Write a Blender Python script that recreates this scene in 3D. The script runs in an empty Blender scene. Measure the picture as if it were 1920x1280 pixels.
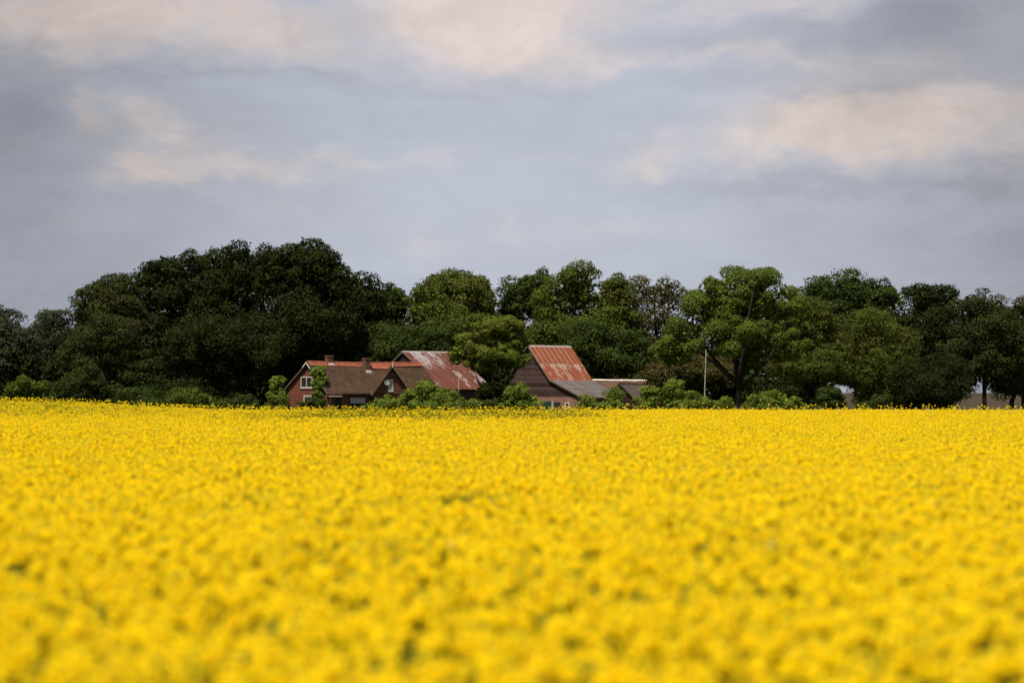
import bpy, math, random
import numpy as np
from mathutils import Vector, Matrix

S = bpy.context.scene
C = S.collection
R = math.radians

# ------------------------------------------------------------------ camera, sky, sun, exposure
FPX, HOR, HC = 4800.0, 735.0, 3.2          # focal length in photo pixels, horizon row, camera height
cam = bpy.data.cameras.new('camera'); cam_o = bpy.data.objects.new('camera', cam); C.objects.link(cam_o)
cam.sensor_width = 36.0
cam.lens = 36.0 * FPX / 1920.0
cam.shift_y = (HOR - 640.0) / 1920.0
cam.clip_end = 30000.0
cam_o.location = (0, 0, HC); cam_o.rotation_euler = (R(90), 0, 0)
cam.dof.use_dof = True
cam.dof.focus_distance = 298.0
cam.dof.aperture_fstop = 0.64
cam.dof.aperture_blades = 0
S.camera = cam_o

SUN_EL = R(62); SUN_AZ = (-0.46, -0.89)     # towards the sun, seen from above
sd = Vector((SUN_AZ[0], SUN_AZ[1], 0)).normalized() * math.cos(SUN_EL) + Vector((0, 0, math.sin(SUN_EL)))
sun = bpy.data.lights.new('sun', 'SUN'); sun.energy = 5.0; sun.angle = R(0.6); sun.color = (1.0, 0.92, 0.79)
sun_o = bpy.data.objects.new('sun', sun); C.objects.link(sun_o)
sun_o.rotation_euler = (-sd).to_track_quat('-Z', 'Y').to_euler()
sun_o.location = (0, 0, 60)

S.view_settings.view_transform = 'Standard'
S.view_settings.look = 'None'
S.view_settings.exposure = 0.58
S.view_settings.gamma = 1.0
S.view_settings.use_curve_mapping = False
S.render.engine = 'CYCLES'
S.cycles.use_denoising = True
S.cycles.max_bounces = 6
S.cycles.transparent_max_bounces = 4


class NT:
    """Small helper to write node trees as expressions."""
    def __init__(self, tree):
        self.t = tree; tree.nodes.clear()
    def n(self, kind, **kw):
        o = self.t.nodes.new(kind)
        for k, v in kw.items():
            setattr(o, k, v)
        return o
    def put(self, sock, v):
        if isinstance(v, bpy.types.NodeSocket):
            self.t.links.new(v, sock)
        else:
            if hasattr(sock, 'default_value'):
                try:
                    sock.default_value = v
                except Exception:
                    sock.default_value = (*v, 1.0)
    def math(self, op, a, b=0.0, c=0.0, clamp=False):
        o = self.n('ShaderNodeMath', operation=op, use_clamp=clamp)
        self.put(o.inputs[0], a); self.put(o.inputs[1], b); self.put(o.inputs[2], c)
        return o.outputs[0]
    def vmath(self, op, a, b=(0, 0, 0), s=1.0):
        o = self.n('ShaderNodeVectorMath', operation=op)
        self.put(o.inputs[0], a); self.put(o.inputs[1], b)
        if op == 'SCALE':
            self.put(o.inputs['Scale'], s)
        return o.outputs['Value'] if op in ('LENGTH', 'DOT_PRODUCT') else o.outputs['Vector']
    def mix(self, f, a, b, blend='MIX'):
        o = self.n('ShaderNodeMix', data_type='RGBA', blend_type=blend)
        o.clamp_factor = True
        self.put(o.inputs[0], f); self.put(o.inputs[6], a); self.put(o.inputs[7], b)
        return o.outputs[2]
    def noise(self, vec, scale, detail=3.0, rough=0.55, dist=0.0, color=False):
        o = self.n('ShaderNodeTexNoise')
        if vec is not None:
            self.put(o.inputs['Vector'], vec)
        self.put(o.inputs['Scale'], scale); self.put(o.inputs['Detail'], detail)
        self.put(o.inputs['Roughness'], rough); self.put(o.inputs['Distortion'], dist)
        return o.outputs['Color' if color else 'Fac']
    def ramp(self, v, a, b, lo=0.0, hi=1.0, smooth=True):
        o = self.n('ShaderNodeMapRange', interpolation_type='SMOOTHSTEP' if smooth else 'LINEAR')
        self.put(o.inputs['Value'], v)
        for k, x in zip(('From Min', 'From Max', 'To Min', 'To Max'), (a, b, lo, hi)):
            self.put(o.inputs[k], x)
        return o.outputs['Result']
    def scalev(self, vec, s):
        o = self.n('ShaderNodeMapping')
        self.put(o.inputs['Vector'], vec); self.put(o.inputs['Scale'], s)
        return o.outputs['Vector']


def make_world():
    w = bpy.data.worlds.new('World'); S.world = w; w.use_nodes = True
    T = NT(w.node_tree)
    sky = T.n('ShaderNodeTexSky', sky_type='NISHITA')
    sky.sun_disc = False; sky.sun_elevation = SUN_EL
    sky.sun_rotation = math.atan2(SUN_AZ[0], SUN_AZ[1])
    sky.air_density = 1.2; sky.dust_density = 2.0
    tc = T.n('ShaderNodeTexCoord')
    d = tc.outputs['Generated']
    flat = T.scalev(d, (1.0, 1.0, 2.2))
    # ragged cloud edges: the direction is shaken by noise before the cloud masses are read
    wob = T.vmath('SUBTRACT', T.noise(flat, 16.0, 4.0, 0.58, color=True), (0.5, 0.5, 0.5))
    dw = T.vmath('ADD', d, T.vmath('SCALE', wob, s=0.036))
    wob2 = T.vmath('SUBTRACT', T.noise(flat, 55.0, 4.0, 0.6, color=True), (0.5, 0.5, 0.5))
    dw = T.vmath('ADD', dw, T.vmath('SCALE', wob2, s=0.016))
    sx = T.n('ShaderNodeSeparateXYZ'); T.put(sx.inputs[0], dw)
    X, Y, Z = sx.outputs
    front = T.ramp(Y, 0.5, 0.8)

    def blobs(lst):
        tot = None
        for (px, py, rx, ry, amp) in lst:
            u = T.math('MULTIPLY_ADD', X, FPX / rx, -(px - 960.0) / rx)
            v = T.math('MULTIPLY_ADD', Z, FPX / ry, -(HOR - py) / ry)
            r2 = T.math('ADD', T.math('MULTIPLY', u, u), T.math('MULTIPLY', v, v))
            g = T.math('MULTIPLY', T.math('EXPONENT', T.math('MULTIPLY', r2, -1.0)), amp)
            tot = g if tot is None else T.math('ADD', tot, g)
        return T.math('MULTIPLY', tot, front)

    # masses of the cloud deck: warm sunlit cumulus, and blue-grey shaded bellies (azimuth, height, breadth, depth, weight)
    warm = blobs([(1650, 215, 330, 95, .34), (250, 60, 330, 90, .22), (880, 60, 240, 120, .32), (330, 290, 260, 70, .20), (1300, 110, 420, 36, .16), (1700, 25, 260, 50, .12), (1000, 440, 420, 50, .16), (180, 430, 160, 40, .16), (560, 400, 160, 26, .18), (1400, 430, 200, 30, .16), (700, 330, 420, 50, .12),
                  (40, 75, 140, 75, .75), (200, 45, 130, 75, .60), (400, 40, 150, 66, .72), (560, 85, 130, 60, .42),
                  (880, 40, 120, 75, .95), (1020, 60, 95, 60, .60), (780, 20, 110, 50, .45), (1260, 20, 220, 38, .45),
                  (1480, 15, 130, 35, .35), (1450, 112, 260, 24, .32), (1150, 122, 120, 22, .30), (1520, 245, 140, 66, .62), (1400, 290, 120, 42, .52), (1540, 215, 90, 40, .30),
                  (1650, 240, 140, 78, .50), (1800, 225, 140, 90, .48), (1890, 255, 90, 85, .38), (1230, 312, 55, 38, .50), (1160, 320, 60, 22, .2), (1020, 310, 50, 14, .2),
                  (185, 215, 40, 32, .55), (270, 205, 50, 28, .55), (340, 245, 70, 34, .52), (290, 318, 60, 32, .65), (430, 310, 90, 26, .48),
                  (620, 308, 110, 28, .36), (800, 300, 70, 18, .25), (1910, 60, 90, 60, .30), (790, 455, 50, 22, .22), (960, 410, 40, 14, .18), (1140, 425, 70, 14, .14),
                  (1530, 390, 120, 14, .16), (1700, 415, 120, 14, .14)])
    dark = blobs([(1740, 55, 120, 42, .52), (1480, 68, 200, 24, .34), (1260, 92, 180, 18, .28), (1700, 120, 160, 40, .25), (1640, 160, 300, 24, .20),
                  (120, 215, 110, 45, .16), (0, 250, 150, 100, .20), (420, 148, 460, 15, .26), (870, 172, 260, 13, .18), (600, 230, 260, 38, .18), (560, 85, 60, 45, .12),
                  (1380, 165, 160, 26, .14), (1500, 356, 300, 22, .30), (1850, 345, 150, 34, .30), (1900, 470, 150, 60, .22), (1070, 45, 20, 40, .15),
                  (60, 340, 160, 60, .24), (30, 480, 160, 90, .16), (1600, 480, 260, 50, .08)])
    # general cloud deck elsewhere: soft noise, thinning blue towards the zenith
    n1 = T.noise(T.scalev(d, (1, 1, 2.6)), 3.2, 6.0, 0.55, 0.3)
    n2 = T.noise(T.scalev(d, (1, 1, 3.0)), 11.0, 5.0, 0.6, 0.2)
    n3 = T.noise(T.scalev(d, (1, 1, 2.4)), 34.0, 5.0, 0.6, 0.4)
    # vignette put into the sky colour: darker to both sides, slightly darker upward
    side = T.ramp(T.math('ABSOLUTE', T.math('SUBTRACT', X, 0.012)), 0.03, 0.24)
    base = T.math('SUBTRACT', 1.09, T.math('MULTIPLY', side, 0.40))
    base = T.math('SUBTRACT', base, T.ramp(Z, 0.05, 0.20, 0.0, 0.05))
    base = T.math('ADD', base, T.math('MULTIPLY', T.math('SUBTRACT', n1, 0.5), 0.20))
    base = T.math('ADD', base, T.math('MULTIPLY', T.math('SUBTRACT', n2, 0.5), 0.24))
    base = T.math('ADD', base, T.math('MULTIPLY', T.math('SUBTRACT', n3, 0.5), 0.20))
    n4 = T.noise(T.scalev(d, (1, 1, 1.7)), 26.0, 8.0, 0.62, 0.6)
    lit = T.ramp(T.math('MULTIPLY_ADD', T.math('SUBTRACT', n4, 0.5), T.math('MULTIPLY_ADD', warm, 0.9, 0.15), warm), -0.03, 1.12)
    bri = T.math('ADD', base, T.math('MULTIPLY', lit, 0.20))
    bri = T.math('ADD', bri, T.math('MULTIPLY', lit, T.math('MULTIPLY', T.math('SUBTRACT', T.noise(T.scalev(d, (1, 1, 1.5)), 38.0, 7.0, 0.6, 0.8), 0.5), 0.55)))
    bri = T.math('SUBTRACT', bri, T.math('MULTIPLY', dark, 0.36))
    bri = T.math('MAXIMUM', bri, 0.2)
    tint = T.mix(T.math('MULTIPLY', lit, 0.95), (0.486, 0.518, 0.610, 1), (0.632, 0.536, 0.500, 1))
    cloud = T.mix(1.0, tint, bri, 'MULTIPLY')
    cloud10 = T.vmath('SCALE', cloud, s=10.0)
    col = T.mix(0.93, sky.outputs[0], cloud10)
    bg = T.n('ShaderNodeBackground'); T.put(bg.inputs['Color'], col); bg.inputs['Strength'].default_value = 0.064
    out = T.n('ShaderNodeOutputWorld'); T.put(out.inputs['Surface'], bg.outputs[0])


make_world()

# ------------------------------------------------------------------ helpers
def tag(o, label=None, cat=None, group=None, kind=None):
    if label: o['label'] = label
    if cat: o['category'] = cat
    if group: o['group'] = group
    if kind: o['kind'] = kind
    return o


def empty(name, loc, rz=0.0):
    o = bpy.data.objects.new(name, None); C.objects.link(o)
    o.location = loc; o.rotation_euler = (0, 0, rz); o.empty_display_size = 0.5
    return o


def link(name, me, parent=None, loc=None, rot=None):
    o = bpy.data.objects.new(name, me); C.objects.link(o)
    if parent is not None: o.parent = parent
    if loc is not None: o.location = loc
    if rot is not None: o.rotation_euler = rot
    return o


class MB:
    """Collects faces and links them as one mesh object."""
    def __init__(self):
        self.v = []; self.f = []; self.m = []
    def face(self, pts, m=0):
        i = len(self.v); self.v += [tuple(p) for p in pts]
        self.f.append(tuple(range(i, i + len(pts)))); self.m.append(m)
    def box(self, x0, x1, y0, y1, z0, z1, m=0):
        self.hexa([(x0, y0, z0), (x1, y0, z0), (x1, y1, z0), (x0, y1, z0), (x0, y0, z1), (x1, y0, z1), (x1, y1, z1), (x0, y1, z1)], m)
    def hexa(self, p, m=0):
        i = len(self.v); self.v += [tuple(q) for q in p]
        for f in ((0, 3, 2, 1), (4, 5, 6, 7), (0, 1, 5, 4), (1, 2, 6, 5), (2, 3, 7, 6), (3, 0, 4, 7)):
            self.f.append(tuple(i + k for k in f)); self.m.append(m)
    def prism(self, a, b, m=0):
        """closed solid between polygon a and polygon b (same vertex count)"""
        n = len(a); i = len(self.v); self.v += [tuple(q) for q in a] + [tuple(q) for q in b]
        self.f.append(tuple(i + k for k in range(n))[::-1]); self.m.append(m)
        self.f.append(tuple(i + n + k for k in range(n))); self.m.append(m)
        for k in range(n):
            l = (k + 1) % n
            self.f.append((i + k, i + l, i + n + l, i + n + k)); self.m.append(m)
    def tube(self, pts, rad, n=8, m=0):
        pts = [Vector(p) for p in pts]; i = len(self.v); K = len(pts)
        for k, p in enumerate(pts):
            t = (pts[min(k + 1, K - 1)] - pts[max(k - 1, 0)]).normalized()
            a = t.orthogonal().normalized() if abs(t.z) < 0.9 else Vector((1, 0, 0)).cross(t).normalized()
            b = t.cross(a)
            for j in range(n):
                an = 2 * math.pi * j / n
                self.v.append(tuple(p + (a * math.cos(an) + b * math.sin(an)) * rad[k]))
        for k in range(K - 1):
            for j in range(n):
                l = (j + 1) % n
                self.f.append((i + k * n + j, i + k * n + l, i + (k + 1) * n + l, i + (k + 1) * n + j)); self.m.append(m)
        self.f.append(tuple(i + j for j in range(n))[::-1]); self.m.append(m)
        self.f.append(tuple(i + (K - 1) * n + j for j in range(n))); self.m.append(m)
    def mesh(self, name, mats):
        me = bpy.data.meshes.new(name)
        me.from_pydata(self.v, [], self.f)
        for q in (mats if isinstance(mats, (list, tuple)) else [mats]):
            me.materials.append(q)
        if any(self.m):
            me.polygons.foreach_set('material_index', self.m)
        me.update()
        return me
    def build(self, name, mats, parent=None, smooth=False):
        me = self.mesh(name, mats)
        if smooth:
            me.polygons.foreach_set('use_smooth', [True] * len(me.polygons))
        return link(name, me, parent)


def quads_mesh(name, V, mats, midx=None):
    """V: (n,4,3) array -> mesh of n loose quads."""
    n = V.shape[0]
    me = bpy.data.meshes.new(name)
    me.vertices.add(n * 4); me.vertices.foreach_set('co', V.reshape(-1).astype(np.float32))
    me.loops.add(n * 4); me.loops.foreach_set('vertex_index', np.arange(n * 4, dtype=np.int32))
    me.polygons.add(n); me.polygons.foreach_set('loop_start', np.arange(0, n * 4, 4, dtype=np.int32))
    for q in mats: me.materials.append(q)
    if midx is not None:
        me.polygons.foreach_set('material_index', midx.astype(np.int32))
    me.update(calc_edges=True)
    return me


def new_mat(name):
    m = bpy.data.materials.new(name); m.use_nodes = True
    return m, NT(m.node_tree)


def finish(T, color, rough=0.85, bump=None, bstr=0.3, bdist=0.02, spec=0.2, metal=0.0, transl=None):
    p = T.n('ShaderNodeBsdfPrincipled')
    T.put(p.inputs['Base Color'], color); T.put(p.inputs['Roughness'], rough)
    p.inputs['Specular IOR Level'].default_value = spec
    p.inputs['Metallic'].default_value = metal
    if bump is not None:
        b = T.n('ShaderNodeBump'); b.inputs['Strength'].default_value = bstr; b.inputs['Distance'].default_value = bdist
        T.put(b.inputs['Height'], bump); T.put(p.inputs['Normal'], b.outputs[0])
    out = T.n('ShaderNodeOutputMaterial')
    if transl:
        tr = T.n('ShaderNodeBsdfTranslucent'); T.put(tr.inputs['Color'], transl[1])
        mx = T.n('ShaderNodeMixShader'); mx.inputs[0].default_value = transl[0]
        T.t.links.new(p.outputs[0], mx.inputs[1]); T.t.links.new(tr.outputs[0], mx.inputs[2])
        T.t.links.new(mx.outputs[0], out.inputs[0])
    else:
        T.t.links.new(p.outputs[0], out.inputs[0])


def obj_co(T):
    return T.n('ShaderNodeTexCoord').outputs['Object']


def rnd_obj(T):
    return T.n('ShaderNodeObjectInfo').outputs['Random']


def plain(name, col, rough=0.7, var=0.25, scale=3.0, spec=0.3):
    m, T = new_mat(name); co = obj_co(T)
    n = T.noise(co, scale, 5.0, 0.6); n2 = T.noise(co, scale * 9, 3.0, 0.6)
    k = T.math('ADD', T.math('MULTIPLY', n, 0.65), T.math('MULTIPLY', n2, 0.35))
    lo = tuple(c * (1 - var) for c in col); hi = tuple(min(1, c * (1 + var)) for c in col)
    finish(T, T.mix(T.ramp(k, 0.3, 0.7), (*lo, 1), (*hi, 1)), rough, n2, 0.2, 0.01, spec)
    return m


def brick_mat(name, c1, c2, mortar):
    m, T = new_mat(name); co = obj_co(T)
    s = T.n('ShaderNodeSeparateXYZ'); T.put(s.inputs[0], co)
    cv = T.n('ShaderNodeCombineXYZ'); T.put(cv.inputs[0], T.math('ADD', s.outputs[0], s.outputs[1])); T.put(cv.inputs[1], s.outputs[2])
    b = T.n('ShaderNodeTexBrick'); T.put(b.inputs['Vector'], cv.outputs[0])
    b.inputs['Scale'].default_value = 1.0; b.inputs['Brick Width'].default_value = 0.215; b.inputs['Row Height'].default_value = 0.066
    b.inputs['Mortar Size'].default_value = 0.008; b.inputs['Bias'].default_value = 0.0
    T.put(b.inputs['Color1'], (*c1, 1)); T.put(b.inputs['Color2'], (*c2, 1)); T.put(b.inputs['Mortar'], (*mortar, 1))
    n = T.noise(co, 1.1, 6.0, 0.62)
    col = T.mix(T.ramp(n, 0.42, 0.75, 0.0, 0.55), b.outputs['Color'], (c1[0] * .45, c1[1] * .5, c1[2] * .6, 1))
    st = T.noise(T.scalev(co, (3.0, 3.0, 0.5)), 1.0, 4.0)
    col = T.mix(T.ramp(st, 0.55, 0.8, 0.0, 0.4), col, (c1[0] * 1.1, c1[1] * 1.6, c1[2] * 1.8, 1))
    finish(T, col, 0.9, b.outputs['Fac'], 0.5, -0.01)
    return m


def thatch_mat():
    m, T = new_mat('thatch'); co = obj_co(T)
    st = T.noise(T.scalev(co, (9.0, 1.2, 1.2)), 1.0, 6.0, 0.65)
    big = T.noise(co, 0.45, 5.0, 0.6)
    fine = T.noise(T.scalev(co, (38.0, 4.0, 4.0)), 1.0, 3.0, 0.6)
    c = T.mix(T.ramp(st, 0.28, 0.75), (0.024, 0.013, 0.009, 1), (0.090, 0.053, 0.036, 1))
    c = T.mix(T.ramp(big, 0.42, 0.62, 0, 0.75), c, (0.034, 0.026, 0.012, 1))
    c = T.mix(T.ramp(fine, 0.5, 0.8, 0, 0.5), c, (0.125, 0.082, 0.058, 1))
    finish(T, c, 0.95, fine, 0.9, 0.05, 0.05)
    return m


def rust_mat(name, rust_a, rust_b, zinc):
    """Corrugated iron: the amount of bare zinc left on a sheet is that sheet's own object colour (red), seam wear its green."""
    m, T = new_mat(name); tc = T.n('ShaderNodeTexCoord'); co = tc.outputs['Object']
    oi = T.n('ShaderNodeObjectInfo')
    off = T.vmath('ADD', co, T.vmath('SCALE', (13.0, 7.0, 3.0), s=1.0))
    sh = T.n('ShaderNodeCombineXYZ'); T.put(sh.inputs[0], T.math('MULTIPLY', oi.outputs['Random'], 37.0)); T.put(sh.inputs[1], T.math('MULTIPLY', oi.outputs['Random'], 91.0))
    p = T.vmath('ADD', co, sh.outputs[0])
    streak = T.noise(T.scalev(p, (4.5, 0.45, 1.0)), 1.0, 5.0, 0.6)
    patch = T.noise(T.scalev(p, (1.9, 1.1, 1.0)), 1.0, 6.0, 0.68)
    fine = T.noise(T.scalev(p, (22.0, 7.0, 1.0)), 1.0, 4.0, 0.6)
    sc = T.n('ShaderNodeSeparateColor'); T.put(sc.inputs[0], oi.outputs['Color'])
    k = T.math('ADD', T.math('MULTIPLY', streak, 0.85), T.math('MULTIPLY', patch, 0.85))
    yy = T.n('ShaderNodeSeparateXYZ'); T.put(yy.inputs[0], co)
    fade = T.ramp(T.math('ADD', yy.outputs[1], T.math('MULTIPLY', T.math('SUBTRACT', streak, 0.5), 4.0)), -4.1, -2.2, 0.45, 1.0)
    k = T.math('ADD', k, T.math('MULTIPLY', T.math('MULTIPLY', sc.outputs[0], 0.5), fade))
    x = T.n('ShaderNodeSeparateXYZ'); T.put(x.inputs[0], co)
    k = T.math('ADD', k, T.math('MULTIPLY', oi.outputs['Alpha'], T.ramp(x.outputs[1], -1.3, -0.1, 0.0, 0.15)))
    mask = T.ramp(k, 1.065, 1.16)
    edge = T.ramp(T.math('ABSOLUTE', x.outputs[0]), 0.33, 0.40)
    mask = T.math('MAXIMUM', mask, T.math('MULTIPLY', T.math('MULTIPLY', edge, sc.outputs[1]), T.ramp(fine, 0.3, 0.6, 0.5, 1.0)))
    r = T.mix(T.ramp(T.math('ADD', T.math('MULTIPLY', patch, .5), T.math('MULTIPLY', fine, .5)), 0.33, 0.68), (*rust_a, 1), (*rust_b, 1))
    r = T.mix(T.math('MULTIPLY', sc.outputs[2], 0.4), r, (rust_a[0] * .5, rust_a[1] * .55, rust_a[2] * .6, 1))
    c = T.mix(T.math('MULTIPLY', mask, T.ramp(fine, 0.25, 0.6, 0.7, 1.0)), r, (*zinc, 1))
    finish(T, c, 0.72, fine, 0.15, 0.01, 0.25)
    return m


def plank_mat(name, a, b):
    m, T = new_mat(name); co = obj_co(T); r = rnd_obj(T)
    g = T.noise(T.scalev(co, (1.0, 1.0, 16.0)), 1.3, 6.0, 0.65)
    g2 = T.noise(co, 0.9, 4.0, 0.6)
    k = T.math('ADD', T.math('MULTIPLY', g, 0.5), T.math('ADD', T.math('MULTIPLY', g2, 0.25), T.math('MULTIPLY', r, 0.18)))
    finish(T, T.mix(T.ramp(k, 0.3, 0.66), (*a, 1), (*b, 1)), 0.85, g, 0.4, 0.01, 0.15)
    return m


def leaf_mat(name, a, b, tr=0.30, warm=None):
    """Leaves: hue differs from leaf to leaf and from spray to spray."""
    tr *= .6
    m, T = new_mat(name)
    g = T.n('ShaderNodeNewGeometry'); co = obj_co(T); r = g.outputs['Random Per Island']
    n = T.noise(co, 0.42, 4.0, 0.6); n2 = T.noise(co, 1.5, 3.0, 0.6)
    k = T.math('ADD', T.math('MULTIPLY', r, 0.45), T.math('ADD', T.math('MULTIPLY', n, 0.45), T.math('MULTIPLY', n2, 0.3)))
    c = T.mix(T.ramp(k, 0.35, 0.9), (*a, 1), (*b, 1))
    if warm:
        c = T.mix(T.ramp(T.noise(co, 0.23, 3.0, 0.5), 0.48, 0.66, 0, 0.7), c, (*warm, 1))
    t = T.mix(0.5, c, (b[0] * 1.3, b[1] * 1.5, b[2] * .6, 1))
    finish(T, c, 0.75, None, spec=0.04, transl=(tr, t))
    return m


def petal_mat(name, a, b, tr=0.35):
    m, T = new_mat(name)
    g = T.n('ShaderNodeNewGeometry'); r = g.outputs['Random Per Island']
    oi = T.n('ShaderNodeObjectInfo')
    k = T.math('ADD', T.math('MULTIPLY', r, 0.7), T.math('MULTIPLY', oi.outputs['Random'], 0.3))
    c = T.mix(k, (*a, 1), (*b, 1))
    finish(T, c, 0.75, None, spec=0.05, transl=(tr, c))
    return m


def glass_mat():
    m, T = new_mat('dark_glass')
    n = T.noise(obj_co(T), 2.0, 3.0)
    finish(T, T.mix(n, (0.012, 0.012, 0.014, 1), (0.03, 0.028, 0.028, 1)), 0.08, None, spec=0.5)
    return m


M = {}
M['brick'] = brick_mat('red_brick', (0.150, 0.042, 0.023), (0.112, 0.030, 0.017), (0.11, 0.068, 0.048))
M['pinkbrick'] = brick_mat('pale_brick', (0.205, 0.102, 0.076), (0.165, 0.080, 0.060), (0.22, 0.15, 0.12))
M['thatch'] = thatch_mat()
M['orange'] = plain('orange_tile', (0.205, 0.060, 0.032), 0.85, 0.35, 1.6)
M['lime'] = plain('lime_mortar', (0.66, 0.58, 0.53), 0.9, 0.3, 4.0)
M['white'] = plain('white_paint', (0.44, 0.395, 0.345), 0.6, 0.15, 3.0)
M['chimbrick'] = brick_mat('sooty_brick', (0.115, 0.050, 0.032), (0.085, 0.036, 0.024), (0.11, 0.075, 0.055))
M['verge'] = plain('weathered_verge_wood', (0.090, 0.072, 0.050), 0.85, 0.35, 5.0)
M['lead'] = plain('lead_flashing', (0.30, 0.26, 0.25), 0.6, 0.2, 4.0)
M['dark'] = plain('doorway_shade_and_pipe', (0.015, 0.012, 0.011), 0.9, 0.3, 2.0)
M['darkwood'] = plain('dark_tarred_wood', (0.030, 0.018, 0.016), 0.9, 0.4, 3.0)
M['green'] = plain('green_paint', (0.006, 0.030, 0.021), 0.55, 0.25, 4.0)
M['shade'] = plain('grey_blind', (0.30, 0.29, 0.31), 0.7, 0.12, 3.0)
M['curtain'] = plain('net_curtain', (0.34, 0.34, 0.37), 0.9, 0.15, 6.0)
M['glass'] = glass_mat()
M['plankA'] = plank_mat('tarred_plank', (0.012, 0.007, 0.007), (0.036, 0.018, 0.017))
M['plankB'] = plank_mat('weathered_plank', (0.020, 0.011, 0.010), (0.074, 0.046, 0.042))
M['rustA'] = rust_mat('rust_dark', (0.056, 0.014, 0.007), (0.112, 0.030, 0.014), (0.23, 0.205, 0.215))
M['rustB'] = rust_mat('rust_bright', (0.125, 0.027, 0.010), (0.225, 0.060, 0.024), (0.26, 0.19, 0.145))
M['cement'] = plank_mat('fibre_cement', (0.062, 0.052, 0.050), (0.108, 0.093, 0.090))
M['browntile'] = plain('brown_pantile', (0.085, 0.045, 0.030), 0.85, 0.4, 1.3)
M['shedroof'] = plain('old_shed_roof', (0.050, 0.039, 0.033), 0.9, 0.35, 2.0)
M['bark'] = plain('bark', (0.030, 0.022, 0.016), 0.95, 0.45, 3.0, 0.1)
M['palewood'] = plain('grey_bleached_wood', (0.27, 0.245, 0.21), 0.85, 0.3, 4.0)
M['tanwood'] = plain('tan_wood', (0.36, 0.22, 0.10), 0.85, 0.3, 4.0)
M['edgewood'] = plain('faded_edge_board', (0.20, 0.165, 0.125), 0.85, 0.3, 4.0)
M['dish'] = plain('dish_enamel', (0.105, 0.105, 0.12), 0.5, 0.1, 2.0)

LF = {
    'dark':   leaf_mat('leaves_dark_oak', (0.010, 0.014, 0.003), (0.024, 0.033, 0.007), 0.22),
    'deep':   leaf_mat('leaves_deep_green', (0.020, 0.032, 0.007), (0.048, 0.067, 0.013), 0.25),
    'mid':    leaf_mat('leaves_mid_green', (0.034, 0.048, 0.008), (0.086, 0.106, 0.015), 0.28),
    'bright': leaf_mat('leaves_bright_green', (0.042, 0.062, 0.010), (0.098, 0.128, 0.018), 0.30),
    'olive':  leaf_mat('leaves_olive', (0.038, 0.050, 0.009), (0.088, 0.104, 0.017), 0.28, (0.066, 0.056, 0.015)),
    'duskol': leaf_mat('leaves_dark_olive', (0.017, 0.023, 0.006), (0.043, 0.050, 0.012), 0.25, (0.034, 0.030, 0.011)),
    'brown':  leaf_mat('leaves_brownish', (0.036, 0.032, 0.010), (0.085, 0.075, 0.022), 0.22, (0.075, 0.050, 0.022)),
    'grey':   leaf_mat('leaves_grey_green', (0.022, 0.029, 0.016), (0.048, 0.058, 0.028), 0.22),
    'ivy':    leaf_mat('leaves_ivy', (0.060, 0.085, 0.012), (0.150, 0.185, 0.030), 0.25),
    'apple':  leaf_mat('leaves_apple', (0.054, 0.072, 0.010), (0.130, 0.156, 0.022), 0.30, (0.085, 0.080, 0.016)),
    'fresh':  leaf_mat('leaves_fresh', (0.066, 0.092, 0.013), (0.145, 0.178, 0.028), 0.30),
}


def at(px, Y):                      # east-west position of a picture column at depth Y
    return (px - 960.0) / FPX * Y


def hz(py, Y):                      # height of a picture row at depth Y
    return HC + (HOR - py) / FPX * Y


def sstep(a, b, x):
    t = np.clip((np.asarray(x, float) - a) / (b - a), 0, 1)
    return t * t * (3 - 2 * t)


def ground_h(x, y):
    """The field swells gently at its far left end."""
    return 0.95 * (1 - sstep(-54, -26, x)) * sstep(150, 268, y) * (1 - sstep(285, 305, y))


# ------------------------------------------------------------------ ground
def make_ground():
    xs = np.concatenate([[-5000, -2000, -800, -300, -150], np.linspace(-90, -20, 36), np.linspace(-10, 90, 11), [150, 300, 800, 2000, 5000]])
    ys = np.concatenate([[-300, -60, 0, 60, 120], np.linspace(150, 310, 41), [330, 360, 420, 520, 700, 1000, 1600, 3000, 6000, 12000]])
    V = []; F = []
    for y in ys:
        for x in xs:
            V.append((x, y, float(ground_h(x, y))))
    n = len(xs)
    for j in range(len(ys) - 1):
        for i in range(n - 1):
            F.append((j * n + i, j * n + i + 1, (j + 1) * n + i + 1, (j + 1) * n + i))
    m, T = new_mat('farmland'); co = obj_co(T)
    s = T.n('ShaderNodeSeparateXYZ'); T.put(s.inputs[0], co)
    wob = T.math('MULTIPLY', T.noise(co, 0.05, 3.0), 6.0)
    yy = T.math('ADD', s.outputs[1], wob)
    soil = T.mix(T.noise(co, 2.0, 5.0), (0.030, 0.034, 0.014, 1), (0.055, 0.052, 0.025, 1))
    grass = T.mix(T.noise(co, 0.8, 6.0, 0.65), (0.030, 0.050, 0.014, 1), (0.075, 0.100, 0.030, 1))
    n = T.noise(T.scalev(co, (0.02, 0.006, 1.0)), 1.0, 4.0)
    far = T.mix(T.ramp(n, 0.35, 0.65), (0.044, 0.032, 0.019, 1), (0.034, 0.030, 0.016, 1))
    far = T.mix(T.ramp(T.noise(co, 0.6, 5.0), 0.4, 0.7, 0, 0.5), far, (0.054, 0.040, 0.025, 1))
    c = T.mix(T.ramp(yy, 274, 279), soil, grass)
    c = T.mix(T.ramp(yy, 322, 345), c, far)
    finish(T, c, 0.95, T.noise(co, 6.0, 4.0), 0.4, 0.05, 0.05)
    me = bpy.data.meshes.new('ground'); me.from_pydata(V, [], F); me.materials.append(m); me.update()
    o = link('ground', me); tag(o, 'flat farmland under the crop and the farmyard', 'ground', kind='structure')


make_ground()

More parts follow.
